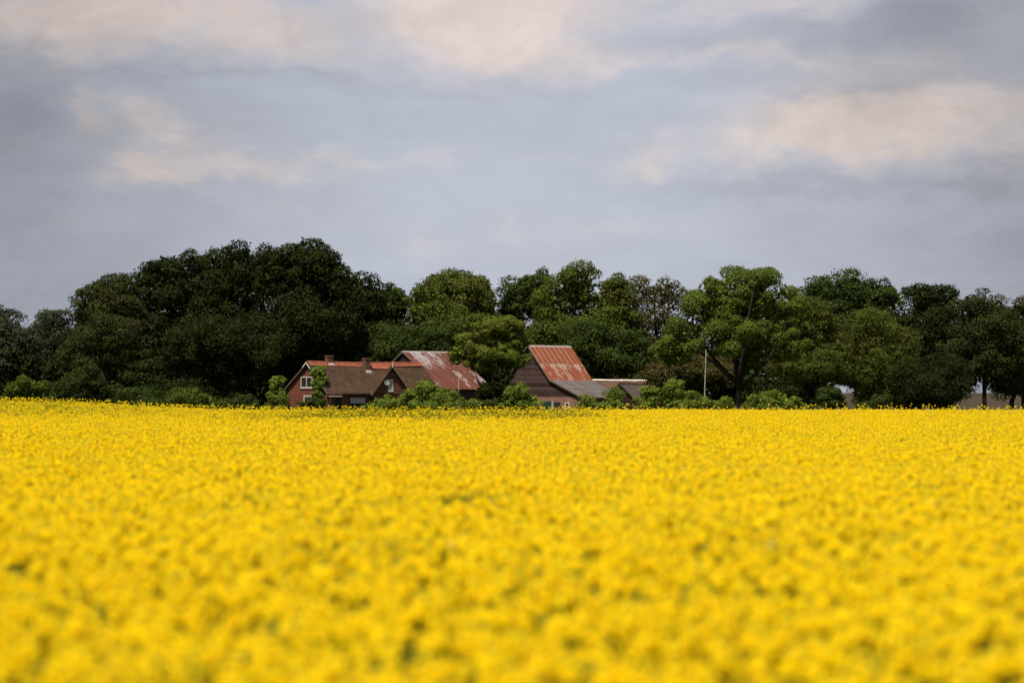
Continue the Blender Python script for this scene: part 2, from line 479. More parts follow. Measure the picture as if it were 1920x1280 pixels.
# ------------------------------------------------------------------ buildings
class Plot:
    """A building's own frame: x along its ridge, y to the back, z up; rotated by theta about its front left corner."""
    def __init__(self, name, px, Y, theta):
        self.th = R(theta); self.o = (at(px, Y), Y)
        self.root = empty(name, (self.o[0], self.o[1], 0), self.th)
        self.c, self.s = math.cos(self.th), math.sin(self.th)
    def world(self, x, y):
        return self.o[0] + x * self.c - y * self.s, self.o[1] + x * self.s + y * self.c
    def x_at(self, px, y):          # the x on the line y = const that lies on picture column px
        k = (px - 960.0) / FPX
        return (k * (self.o[1] + y * self.c) - self.o[0] + y * self.s) / (self.c - k * self.s)
    def y_at(self, px, x):
        k = (px - 960.0) / FPX
        return (k * (self.o[1] + x * self.s) - self.o[0] - x * self.c) / (-self.s - k * self.c)
    def z_at(self, py, x, y):
        return hz(py, self.world(x, y)[1])


def slab(mb, r0, r1, e0, e1, thick, nu, nv, amp, seed, m=0):
    """Roof slab from ridge line r0-r1 down to eave line e0-e1, lumpy on top, closed all round."""
    rng = np.random.RandomState(seed)
    r0, r1, e0, e1 = (np.array(q, float) for q in (r0, r1, e0, e1))
    nrm = np.cross(r1 - r0, e0 - r0); nrm /= np.linalg.norm(nrm)
    if nrm[2] < 0: nrm = -nrm
    top = np.zeros((nv + 1, nu + 1, 3)); bot = np.zeros_like(top)
    ph = rng.rand(6) * 6.28
    for j in range(nv + 1):
        for i in range(nu + 1):
            u, v = i / nu, j / nv
            p = (r0 * (1 - u) + r1 * u) * (1 - v) + (e0 * (1 - u) + e1 * u) * v
            d = amp * (math.sin(u * 9 + ph[0] + v * 2) + math.sin(u * 17 + ph[1]) * .6 + math.sin(v * 7 + ph[2] + u * 4) * .7 + rng.randn() * .45)
            edge = 0.0 if 0 < j < nv else -0.05
            top[j, i] = p + nrm * (thick + d + edge); bot[j, i] = p
    b = len(mb.v); N = (nu + 1)
    mb.v += [tuple(q) for q in top.reshape(-1, 3)] + [tuple(q) for q in bot.reshape(-1, 3)]
    K = (nu + 1) * (nv + 1)
    def q(*a): mb.f.append(tuple(b + k for k in a)); mb.m.append(m)
    for j in range(nv):
        for i in range(nu):
            a = j * N + i
            q(a, a + N, a + N + 1, a + 1); q(K + a, K + a + 1, K + a + N + 1, K + a + N)
    for i in range(nu):
        q(i, i + 1, K + i + 1, K + i); a = nv * N + i; q(a, K + a, K + a + 1, a + 1)
    for j in range(nv):
        a = j * N; q(a, K + a, K + a + N, a + N); a = j * N + nu; q(a, a + N, K + a + N, K + a)


def ridge_row(mb, p0, p1, rad, step, seed, sag=0.0, m=0):
    """A row of half-round ridge tiles from p0 to p1."""
    rng = random.Random(seed); p0, p1 = Vector(p0), Vector(p1); d = (p1 - p0); L = d.length; t = d.normalized()
    side = t.cross(Vector((0, 0, 1))).normalized(); n = max(1, int(L / step))
    for k in range(n):
        a = p0 + t * (L * k / n); b = p0 + t * (L * (k + 1) / n + 0.03)
        s = -sag * math.sin(math.pi * (k + .5) / n); dz = rng.uniform(-.02, .02)
        pa, pb = [], []
        for j in range(6):
            an = math.pi * (j / 5.0)
            o = side * math.cos(an) * rad + Vector((0, 0, math.sin(an) * rad * .8 + s + dz))
            pa.append(a + o); pb.append(b + o * 1.0 + Vector((0, 0, .012)))
        mb.prism(pa, pb, m)


def tile_rows(mb, r0, r1, down, rows, tw, th, seed, sag=0.0, m=0):
    """Flat clay tiles in lapped rows below the ridge; down = vector of one metre down the slope."""
    rng = random.Random(seed); r0, r1, down = Vector(r0), Vector(r1), Vector(down).normalized()
    t = (r1 - r0).normalized(); L = (r1 - r0).length; nrm = t.cross(down).normalized()
    if nrm.z < 0: nrm = -nrm
    n = int(L / tw)
    for j in range(rows):
        for i in range(n):
            f = (i + .5) / n
            a = r0 + t * (L * i / n + .006) + down * (th * .85 * j + rng.uniform(-.015, .015)) + Vector((0, 0, -sag * math.sin(math.pi * f)))
            b = a + t * (L / n - .012); lift0 = nrm * 0.01; lift1 = nrm * (.05 + rng.uniform(0, .015))
            c0, c1 = a + down * th, b + down * th
            mb.hexa([a + lift0 - nrm * .02, b + lift0 - nrm * .02, c1 + lift1 - nrm * .02, c0 + lift1 - nrm * .02, a + lift0 + nrm * .012, b + lift0 + nrm * .012, c1 + lift1 + nrm * .012, c0 + lift1 + nrm * .012], m)


def sheet_mesh(name, width, length, waves, mat, depth=0.035):
    mb = MB(); n = waves * 2
    tops = []
    for i in range(n + 1):
        x = -width / 2 + width * i / n; z = depth if i % 2 else 0.0
        tops.append((x, z))
    for i in range(n):
        (xa, za), (xb, zb) = tops[i], tops[i + 1]
        mb.hexa([(xa, -length, za - .006), (xb, -length, zb - .006), (xb, 0, zb - .006), (xa, 0, za - .006), (xa, -length, za), (xb, -length, zb), (xb, 0, zb), (xa, 0, za)])
    # keep only outer faces: top, bottom and the two ends
    keep = [k for k in range(len(mb.f)) if k % 6 in (0, 1, 2, 4)]
    mb.f = [mb.f[k] for k in keep]; mb.m = [0] * len(mb.f)
    return mb.mesh(name, mat)


def lay_sheets(root, r0, r1, run_down, slope_len, rows, cols, mat, colors, name='roof_sheet', seed=0, depth=0.035, waves=4, lap=0.12):
    """Roof sheets as single pieces: r0-r1 is the ridge line in the building's frame (along x), run_down the unit vector down the slope."""
    rng = random.Random(seed)
    r0, r1, dn = Vector(r0), Vector(r1), Vector(run_down).normalized()
    t = (r1 - r0).normalized(); L = (r1 - r0).length
    up = t.cross(-dn).normalized()
    rotm = Matrix((t, -dn, up)).transposed()
    w = L / cols; sl = slope_len / rows
    me = sheet_mesh(name, w * 1.03, sl + lap, waves, mat, depth)
    out = []
    for j in range(rows):
        for i in range(cols):
            o = link(name, me, root)
            p = r0 + t * (w * (i + .5)) + dn * (sl * j) + up * (0.015 + 0.022 * (rows - 1 - j) + 0.007 * (i % 2) + rng.uniform(0, .006))
            o.matrix_local = Matrix.Translation(p) @ (rotm @ Matrix.Rotation(rng.uniform(-.004, .004), 3, 'Z')).to_4x4()
            o.color = colors(i, j, rng)
            out.append(o)
    return out


def planks(root, x_face, y_of, z0, z1, step, mat, seed, out=-1, thick=0.03, name='plank'):
    """Weatherboards on a gable at x = x_face: y_of(z) gives the left and right end of the wall at height z."""
    rng = random.Random(seed); z = z0
    while z < z1 - 0.05:
        zt = min(z + step - 0.02, z1)
        (a0, b0), (a1, b1) = y_of(z), y_of(zt)
        if b1 - a1 < 0.12:
            break
        o = rng.uniform(0, .022)
        xi = x_face; xo0 = x_face + out * (thick + .022 + o); xo1 = x_face + out * (thick + o * .5)
        dz = rng.uniform(-.008, .008)
        mb = MB()
        mb.hexa([(xi, a0, z), (xi, b0, z + dz), (xo0, b0, z + dz), (xo0, a0, z), (xi, a1, zt), (xi, b1, zt), (xo1, b1, zt), (xo1, a1, zt)])
        mb.build(name, mat, root)
        z += step


def window_on(root, axis, fix, a0, a1, z0, z1, out, mats, lights=2, fw=0.09, name='window', proud=0.06, label=None):
    """A framed window on a wall plane: axis 'x' = wall along x at y = fix, 'y' = wall along y at x = fix; out = -1 faces the lower side."""
    def bx(mb, s0, s1, zz0, zz1, d0, d1, m=0):
        lo, hi = sorted((fix + out * d0, fix + out * d1))
        if axis == 'x': mb.box(s0, s1, lo, hi, zz0, zz1, m)
        else: mb.box(lo, hi, s0, s1, zz0, zz1, m)
    f = MB()
    bx(f, a0, a0 + fw, z0, z1, 0, proud); bx(f, a1 - fw, a1, z0, z1, 0, proud)
    bx(f, a0 + fw, a1 - fw, z1 - fw, z1, 0, proud); bx(f, a0 + fw, a1 - fw, z0, z0 + fw, 0, proud)
    for k in range(1, lights):
        c = a0 + (a1 - a0) * k / lights; bx(f, c - fw * .45, c + fw * .45, z0 + fw, z1 - fw, 0, proud - .005)
    fo = f.build(name, mats[0], root)
    if label: fo['label'] = label
    for k in range(lights):
        p = MB(); s0 = a0 + (a1 - a0) * k / lights + fw * .6; s1 = a0 + (a1 - a0) * (k + 1) / lights - fw * .6
        bx(p, s0, s1, z0 + fw * .8, z1 - fw * .8, 0.004, 0.02)
        p.build('pane', mats[1], fo)
    s = MB(); bx(s, a0 - .06, a1 + .06, z0 - .07, z0 - .004, 0, proud + .05); s.build('sill', mats[0], fo)
    return fo


# ---- farmhouse
def farmhouse():
    P = Plot('farmhouse', 618, 297.0, 40.0); r = P.root
    tag(r, 'brick farmhouse with thatched roof, orange ridge tiles and two brick chimneys', 'farmhouse')
    L = 16.6; W = 4.2; ZR = P.z_at(684, 0, W); ZE = P.z_at(741, 0, 0)
    YB = 8.9; ZB = 3.25                              # back eave
    yw = 0.50                                        # front wall stands behind the eave
    zw = ZE + (ZR - ZE) * yw / W
    zb = ZB + (ZR - ZB) * 0.35 / (YB - W)
    T0 = 0.26
    def prof(y):
        return ZE + (ZR - ZE) * y / W if y < W else ZR + (ZB - ZR) * (y - W) / (YB - W)
    g = MB(); poly = [(yw, 0), (YB - .35, 0), (YB - .35, zb), (W, ZR - .01), (yw, zw)]
    g.prism([(0.0, y, z) for y, z in poly], [(0.25, y, z) for y, z in poly]); g.build('gable_wall', M['brick'], r)
    g = MB(); g.prism([(L - .25, y, z) for y, z in poly], [(L, y, z) for y, z in poly]); g.build('gable_wall', M['brick'], r)
    w = MB(); w.box(.25, L - .25, yw, yw + .25, 0, zw - .005); w.build('front_wall', M['brick'], r)
    w = MB(); w.box(.25, L - .25, YB - .6, YB - .35, 0, zb - .005); w.build('back_wall', M['brick'], r)
    # thatch
    t = MB()
    slab(t, (-.28, W, ZR), (L + .05, W, ZR), (-.28, 0, ZE), (L + .05, 0, ZE), T0, 60, 18, .032, 1)
    ro = t.build('roof', M['thatch'], r)
    t = MB(); slab(t, (-.28, W, ZR), (L + .05, W, ZR), (-.28, YB, ZB), (L + .05, YB, ZB), T0, 46, 12, .020, 2); t.build('roof', M['thatch'], r)
    # cross gable
    xc = P.x_at(735, -.3); hw = xc - P.x_at(697, -.3); yf = -.05; za = P.z_at(688, xc, -.3) - .05; ze = ZE - .05
    yend = W * (za - ZE) / (ZR - ZE)
    g = MB(); poly = [(xc - hw + .45, 0), (xc + hw - .45, 0), (xc + hw - .45, ze + (za - ze) * .45 / hw), (xc, za - .01), (xc - hw + .45, ze + (za - ze) * .45 / hw)]
    g.prism([(x, yf, z) for x, z in poly], [(x, yf + .25, z) for x, z in poly]); cg = g.build('cross_gable_wall', M['brick'], r)
    for sgn, sd_ in ((-1, 3), (1, 4)):
        t = MB(); slab(t, (xc, yf - .30, za), (xc, yend + .25, za), (xc + sgn * hw, yf - .30, ze), (xc + sgn * hw, .6, ze), .20, 14, 10, .014, sd_)
        t.build('cross_gable_roof', M['thatch'], r)
        # verge board
        v = MB(); y0, y1 = yf - .36, yf - .305
        a = Vector((xc + sgn * .02, 0, za + .21)); b = Vector((xc + sgn * (hw + .05), 0, ze + .14)); dn = Vector((0, 0, -.17))
        v.prism([(a.x, y0, a.z), (b.x, y0, b.z), (b.x, y0, b.z + dn.z), (a.x, y0, a.z + dn.z)], [(a.x, y1, a.z), (b.x, y1, b.z), (b.x, y1, b.z + dn.z), (a.x, y1, a.z + dn.z)])
        v.build('verge_board', M['edgewood'] if sgn > 0 else M['verge'], r)
    f = MB(); f.tube([(xc, yf - .35, za + .02), (xc, yf - .35, za + .45), (xc, yf - .35, za + .62)], [.07, .05, .02], 6); f.build('finial', M['white'], r)
    # verge boards and white apex boards on the left gable
    for sgn in (-1, 1):
        v = MB()
        for (k0, k1, mm) in ((0.0, 1.0, 0),):
            ya, yb_ = W, (0.05 if sgn < 0 else YB - .05)
            za_, zb_ = ZR + T0 * .9, prof(yb_) + T0 * .75
            v.prism([(-.33, ya, za_), (-.33, yb_, zb_), (-.33, yb_, zb_ - .16), (-.33, ya, za_ - .16)], [(-.285, ya, za_), (-.285, yb_, zb_), (-.285, yb_, zb_ - .16), (-.285, ya, za_ - .16)])
        v.build('verge_board', M['verge'], r)
        v = MB(); yb_ = W + sgn * .75; zb_ = prof(yb_) + T0
        v.prism([(-.38, W, ZR + .36), (-.38, yb_, zb_ + .03), (-.38, yb_, zb_ - .13), (-.38, W, ZR + .18)], [(-.335, W, ZR + .36), (-.335, yb_, zb_ + .03), (-.335, yb_, zb_ - .13), (-.335, W, ZR + .18)])
        v.build('apex_board', M['white'], r)
    # ridge tiles
    k = MB(); sag = .10
    zt = ZR + T0 + .10
    ridge_row(k, (-.2, W, zt), (L + .1, W, zt), .17, .38, 5, sag)
    dn = (0, -W, ZE - ZR)
    tile_rows(k, (-.2, W - .10, zt - .02), (L + .1, W - .10, zt - .02), dn, 2, .26, .34, 6, sag)
    tile_rows(k, (-.2, W + .10, zt - .02), (L + .1, W + .10, zt - .02), (0, YB - W, ZB - ZR), 2, .26, .34, 7, sag)
    o = k.build('ridge_tiles', M['orange'], r); o['kind'] = 'stuff'
    k = MB(); zt2 = za + .20 + .08
    ridge_row(k, (xc, yf - .25, zt2), (xc, yend + .3, zt2 + .12), .16, .38, 8)
    tile_rows(k, (xc - .1, yf - .25, zt2 - .02), (xc - .1, yend + .2, zt2 + .10), (-hw, 0, ze - za), 2, .26, .34, 9)
    tile_rows(k, (xc + .1, yf - .25, zt2 - .02), (xc + .1, yend + .2, zt2 + .10), (hw, 0, ze - za), 1, .26, .34, 10)
    o = k.build('ridge_tiles', M['orange'], r); o['kind'] = 'stuff'
    # chimneys
    for px, py, yy in ((617, 666, W), (687, 671, 3.2)):
        x = P.x_at(px, yy); z1 = P.z_at(py, x, yy); hx, hy = .36, .36
        b = MB(); b.box(x - hx, x + hx, yy - hy, yy + hy, ZE + 1.6, z1 - .20); ch = b.build('chimney', M['chimbrick'], r)
        b = MB(); b.box(x - hx - .05, x + hx + .05, yy - hy - .05, yy + hy + .05, z1 - .198, z1 - .06)
        b.box(x - hx, x + hx, yy - hy, yy - hy + .1, z1 - .058, z1); b.box(x - hx, x + hx, yy + hy - .1, yy + hy, z1 - .058, z1)
        b.box(x - hx, x - hx + .1, yy - hy + .102, yy + hy - .102, z1 - .058, z1); b.box(x + hx - .1, x + hx, yy - hy + .102, yy + hy - .102, z1 - .058, z1)
        b.build('chimney_cap', M['chimbrick'], ch)
        b = MB(); zf = prof(max(yy - hy, 0)) + T0
        b.prism([(x - hx - .06, yy - hy - .22, zf - .10), (x + hx + .06, yy - hy - .22, zf - .10), (x + hx + .05, yy - hy - .02, zf + .24), (x - hx - .05, yy - hy - .02, zf + .24)],
                [(x - hx - .06, yy - hy - .22, zf + .02), (x + hx + .06, yy - hy - .22, zf + .02), (x + hx + .05, yy - hy - .06, zf + .32), (x - hx - .05, yy - hy - .06, zf + .32)])
        b.build('flashing', M['lead'], ch)
    # left gable window and the low window's lintel
    ya, yb_ = P.y_at(586, 0), P.y_at(564.5, 0)
    wz0, wz1 = P.z_at(727, 0, (ya + yb_) / 2), P.z_at(706, 0, (ya + yb_) / 2)
    window_on(r, 'y', 0, ya, yb_, wz0, wz1, -1, (M['white'], M['glass']), 2, .11)
    ya, yb_ = P.y_at(585, 0), P.y_at(570, 0); z1 = P.z_at(741, 0, ya)
    window_on(r, 'y', 0, ya, yb_, z1 - 1.3, z1, -1, (M['white'], M['glass']), 2, .15)
    # front door, its canopy, and the window with a blind
    x0, x1 = P.x_at(627, yw), P.x_at(640, yw); zt_ = P.z_at(746, x0, yw)
    d = MB(); d.box(x0, x1, yw - .05, yw - .004, .0, zt_); do = d.build('door', M['darkwood'], r)
    d = MB(); d.box(x0 - .12, x0 - .003, yw - .09, yw - .004, 0, zt_ + .1); d.box(x1 + .003, x1 + .12, yw - .09, yw - .004, 0, zt_ + .1); d.build('door_frame', M['verge'], do)
    d = MB(); d.box(x0 + .15, x1 - .15, yw - .062, yw - .052, 1.1, zt_ - .15); d.build('pane', M['glass'], do)
    d = MB(); d.tube([(x0 + .12, yw - .06, 1.02), (x0 + .12, yw - .14, 1.02), (x0 + .26, yw - .14, 1.02)], [.02, .02, .02], 6); d.build('handle', M['lead'], do)
    c0, c1 = P.x_at(617, yw - .6), P.x_at(640.5, yw - .6); zc = P.z_at(743, c0, yw - .6)
    d = MB(); d.prism([(c0, yw - .75, zc - .03), (c1, yw - .75, zc - .03), (c1, yw - .004, zc + .02), (c0, yw - .004, zc + .02)],
                      [(c0, yw - .75, zc + .05), (c1, yw - .75, zc + .05), (c1, yw - .004, zc + .11), (c0, yw - .004, zc + .11)]); ca = d.build('door_canopy', M['white'], r)
    d = MB(); d.box(c0 + .1, c0 + .16, yw - .7, yw - .64, 0, zc - .03); d.build('canopy_post', M['verge'], ca)
    x0, x1 = P.x_at(655.5, yw), P.x_at(683, yw); z1 = P.z_at(745.5, x0, yw); z0 = .75
    wi = window_on(r, 'x', yw, x0, x1, z0, z1, -1, (M['darkwood'], M['glass']), 3, .07, label='wide front window with a grey blind over its top half')
    b = MB(); zbl = P.z_at(756, x0, yw)
    b.prism([(x0, yw - .12, z1 + .02), (x1, yw - .12, z1 + .02), (x1, yw - .20, zbl), (x0, yw - .20, zbl)], [(x0, yw - .09, z1 + .02), (x1, yw - .09, z1 + .02), (x1, yw - .17, zbl), (x0, yw - .17, zbl)])
    b.build('blind', M['shade'], wi)
    # window in the cross gable
    xa, xb = P.x_at(727.5, yf), P.x_at(737, yf); z0, z1 = P.z_at(733.5, xb, yf), P.z_at(711, xb, yf)
    window_on(r, 'x', yf, xa, xb, z0, z1, -1, (M['white'], M['curtain']), 1, .09, label='tall gable window with a pale curtain')
    # satellite dish (a thing fixed to the cross gable)
    xd = P.x_at(725, yf - .5); zd = P.z_at(717.5, xd, yf - .5); wx, wy = P.world(xd, yf - .5)
    dr = empty('satellite_dish', (wx, wy, zd), P.th); tag(dr, 'grey satellite dish fixed beside the tall window of the cross gable', 'satellite dish')
    b = MB(); n = 16; rings = [(0, .0), (.15, .02), (.25, .055), (.33, .095)]
    nd = Vector((-.35, -.85, .38)).normalized(); ax = nd.cross(Vector((0, 0, 1))).normalized(); ay = ax.cross(nd)
    for (ra, da), (rb, db) in zip(rings[:-1], rings[1:]):
        for k in range(n):
            q = []
            for (rr, dd, kk) in ((ra, da, k), (rb, db, k), (rb, db, k + 1), (ra, da, k + 1)):
                an = 2 * math.pi * kk / n
                q.append(ax * (math.cos(an) * rr) + ay * (math.sin(an) * rr * 1.05) + nd * dd)
            b.face(q); b.face([p - nd * .02 for p in q][::-1])
    b.build('bowl', M['dish'], dr, True)
    b = MB(); b.tube([(0, 0, -.44), tuple(nd * .3 + Vector((0, 0, -.25))), tuple(nd * .5)], [.02, .018, .018], 6)
    q = nd * .5; b.box(q.x - .05, q.x + .05, q.y - .05, q.y + .05, q.z - .06, q.z + .06); b.build('feed_arm', M['white'], dr)
    b = MB(); b.tube([(0, 0, 0), (0, .25, -.05), (0, .49, -.05)], [.035, .03, .03], 6); b.build('bracket', M['lead'], dr)
    return P, dict(L=L, W=W, ZR=ZR, ZE=ZE, YB=YB, ZB=ZB)


HP, HD = farmhouse()


# ---- left rusty barn
def rust_barn():
    th = 45.0; Yr = 313.5
    P = Plot('rusty_barn', 757, Yr, th); r = P.root          # the plot's origin is the ridge's near left end
    tag(r, 'dark barn with rusty iron roof streaked by bare white zinc, left of the round tree', 'barn')
    L = 8.3; W = 7.0; ZR = hz(659.5, Yr); ZE = ZR - 4.55
    dn = Vector((0, -W, ZE - ZR)); sl = dn.length
    zin = {0: (.22, .1, .25), 1: (.62, .1, 0), 2: (.66, .1, 0), 3: (.42, .1, 0), 4: (.55, .1, 0), 5: (.30, .1, .2), 6: (.24, .1, 0), 7: (.35, .1, 0), 8: (.2, .1, .2)}
    low = {0: (.18, .25, .2), 1: (.12, .1, .1), 2: (.10, .0, .1), 3: (.20, .2, .3), 4: (.15, .0, .0), 5: (.56, .1, 0), 6: (.16, .0, 0), 7: (.40, .1, 0), 8: (.58, .1, 0)}
    def colr(i, j, rng):
        q = (zin if j == 0 else low)[min(i, 8)]
        return (max(0, q[0] + rng.uniform(-.04, .04)), q[1], q[2], 0)
    lay_sheets(r, (-.2, -.05, ZR), (L + .2, -.05, ZR), dn, sl, 2, 9, M['rustA'], colr, seed=11)
    lay_sheets(r, (L + .2, .05, ZR), (-.2, .05, ZR), Vector((0, W, ZE - ZR)), sl, 2, 9, M['rustA'], colr, seed=12)
    c = MB(); c.prism([(-.25, -.24, ZR - .05), (-.25, 0, ZR + .11), (-.25, .24, ZR - .05)], [(L + .25, -.24, ZR - .05), (L + .25, 0, ZR + .11), (L + .25, .24, ZR - .05)]); c.build('ridge_cap', M['lead'], r)
    yo = W - .25
    b = MB(); zs = ZE + .25 * 4.55 / W - .05
    b.box(.05, L - .05, -yo, -yo + .2, 0, zs); b.build('front_wall', M['darkwood'], r)
    b = MB(); b.box(.05, L - .05, yo - .2, yo, 0, zs); b.build('back_wall', M['darkwood'], r)
    for x in (0.06, L - .26):
        poly = [(-yo + .21, 0), (yo - .21, 0), (yo - .21, zs - .02), (0, ZR - .08), (-yo + .21, zs - .02)]
        b = MB(); b.prism([(x, y, z) for y, z in poly], [(x + .2, y, z) for y, z in poly]); b.build('gable_frame', M['darkwood'], r)
    def yof(z):
        h = yo if z < zs else max(0, yo * (ZR - .06 - z) / (ZR - .06 - zs))
        return (-h, h)
    planks(r, .055, yof, .1, ZR - .06, .30, M['plankA'], 3)
    for sgn in (-1, 1):
        v = MB(); v.prism([(-.24, 0, ZR + .07), (-.24, sgn * W, ZE + .07), (-.24, sgn * W, ZE - .12), (-.24, 0, ZR - .12)], [(-.205, 0, ZR + .07), (-.205, sgn * W, ZE + .07), (-.205, sgn * W, ZE - .12), (-.205, 0, ZR - .12)]); v.build('verge_board', M['verge'], r)
    # small vent pipe near the right eave
    b = MB(); xx, yy = L - .55, -W + 1.0; zz = ZE + 1.0 * 4.55 / W
    b.tube([(xx, yy, zz - .1), (xx, yy, zz + .35)], [.09, .09], 8); b.build('vent_pipe', M['dark'], r)


rust_barn()


# ---- right barn
def plank_barn():
    th = 49.0; Yr = 305.5
    P = Plot('plank_barn', 992, Yr, th); r = P.root
    tag(r, 'plank gabled barn with orange rusted upper roof and grey lower roof', 'barn')
    L = 7.6; ZR = hz(648.5, Yr); W1 = 3.35; Z1 = ZR - 4.0; W2 = W1 + 4.85; Z2 = Z1 - 2.05
    dn = Vector((0, -W1, Z1 - ZR)); sl = dn.length
    lowz = [.26, .20, .52, .30, .58, .22, .20, .46, .30]
    def colr(i, j, rng):
        if j == 0:
            return (.05 + rng.uniform(0, .08), .9 if i < 8 else .2, 0, .35)
        return (max(0, lowz[min(i, 8)] + rng.uniform(-.05, .05)), .12, 0, 1.0)
    lay_sheets(r, (-.25, -.04, ZR), (L + .15, -.04, ZR), dn, sl + .1, 2, 9, M['rustB'], colr, seed=21)
    lay_sheets(r, (L + .15, .04, ZR), (-.25, .04, ZR), Vector((0, W1, Z1 - ZR)), sl + .1, 2, 9, M['rustB'], colr, seed=22)
    c = MB(); c.prism([(-.28, -.22, ZR - .10), (-.28, 0, ZR + .12), (-.28, .22, ZR - .10)], [(L + .18, -.22, ZR - .10), (L + .18, 0, ZR + .12), (L + .18, .22, ZR - .10)]); c.build('ridge_cap', M['lead'], r)
    dn2 = Vector((0, -(W2 - W1), Z2 - Z1)); sl2 = dn2.length
    grey = lambda i, j, rng: (1, 1, 1, 1)
    lay_sheets(r, (-.25, -W1 + .1, Z1 - .06), (L + .15, -W1 + .1, Z1 - .06), dn2, sl2 + .1, 2, 8, M['cement'], grey, seed=23, depth=.045, waves=4)
    lay_sheets(r, (L + .15, W1 - .1, Z1 - .06), (-.25, W1 - .1, Z1 - .06), Vector((0, W2 - W1, Z2 - Z1)), sl2 + .1, 2, 8, M['cement'], grey, seed=24, depth=.045, waves=4)
    yo = W2 - .35; zs = Z2 + .35 * 2.05 / 4.85 - .08
    zb = P.z_at(744, 0, -4.0)                       # planks above, brick below
    def half(z):
        if z <= zs: return yo
        if z <= Z1 - .1: return yo + (W1 - yo) * (z - zs) / (Z1 - .1 - zs)
        return max(0, W1 * (ZR - .06 - z) / (ZR - .06 - Z1 + .1))
    for x in (.03, L - .28):
        b = MB()
        zt_ = zb - .003
        if zb <= zs:
            poly = [(-yo, 0), (yo, 0), (yo, zt_), (-yo, zt_)]
        else:
            poly = [(-yo, 0), (yo, 0), (yo, zs), (half(zt_), zt_), (-half(zt_), zt_), (-yo, zs)]
        b.prism([(x, y, z) for y, z in poly], [(x + .25, y, z) for y, z in poly]); b.build('brick_plinth', M['pinkbrick'], r)
        b = MB(); poly = [(-half(zb), zb), (half(zb), zb), (W1, Z1 - .12), (0, ZR - .1), (-W1, Z1 - .12)]
        b.prism([(x + .05, y, z) for y, z in poly], [(x + .2, y, z) for y, z in poly]); b.build('gable_frame', M['darkwood'], r)
    b = MB(); b.box(.29, L - .29, -yo, -yo + .25, 0, zs - .02); b.build('front_wall', M['pinkbrick'], r)
    b = MB(); b.box(.29, L - .29, yo - .25, yo, 0, zs - .02); b.build('back_wall', M['pinkbrick'], r)
    planks(r, .078, lambda z: (-half(z), half(z)), zb, ZR - .08, .29, M['plankB'], 31)
    for sgn in (-1, 1):
        for (ya, za, yb_, zb_) in ((0, ZR, W1, Z1), (W1, Z1 - .03, W2, Z2)):
            v = MB(); v.prism([(-.30, sgn * ya, za + .06), (-.30, sgn * yb_, zb_ + .05), (-.30, sgn * yb_, zb_ - .12), (-.30, sgn * ya, za - .12)], [(-.255, sgn * ya, za + .06), (-.255, sgn * yb_, zb_ + .05), (-.255, sgn * yb_, zb_ - .12), (-.255, sgn * ya, za - .12)])
            v.build('verge_board', M['verge'], r)
    # openings in the brick base of the near gable (wall face at x = .03)
    xf = .03
    y0, y1 = P.y_at(1035, xf), P.y_at(1020, xf); zt_ = P.z_at(752.5, xf, y0)
    b = MB(); b.box(xf - .07, xf - .004, y0, y1, .15, zt_); d = b.build('door', M['green'], r); d['label'] = 'dark green boarded door'
    b = MB()
    for k in range(4):
        ya = y0 + (y1 - y0) * k / 4 + .015; b.box(xf - .085, xf - .072, ya, y0 + (y1 - y0) * (k + 1) / 4 - .015, .2, zt_ - .04)
    b.build('door_boards', M['green'], d)
    b = MB(); b.box(xf - .12, xf - .088, y1 - .28, y1 - .10, 1.0, 1.05); b.build('handle', M['lead'], d)
    y2 = P.y_at(1038, xf); b = MB(); b.box(xf - .10, xf - .004, y2, y0 - .02, 0, zt_ + .02); b.build('door_post', M['palewood'], r)
    y3, y4 = P.y_at(1051, xf), P.y_at(1039, xf); b = MB(); b.box(xf - .03, xf - .004, y3, y4, .0, P.z_at(753.5, xf, y3)); o = b.build('doorway_shade_panel', M['dark'], r)  # solid panel on the wall; the doorway's inner shade is put into its colour
    y5, y6 = P.y_at(1068, xf), P.y_at(1060, xf); window_on(r, 'y', xf, y5, y6, .6, P.z_at(754, xf, y5), -1, (M['white'], M['glass']), 1, .12)


plank_barn()


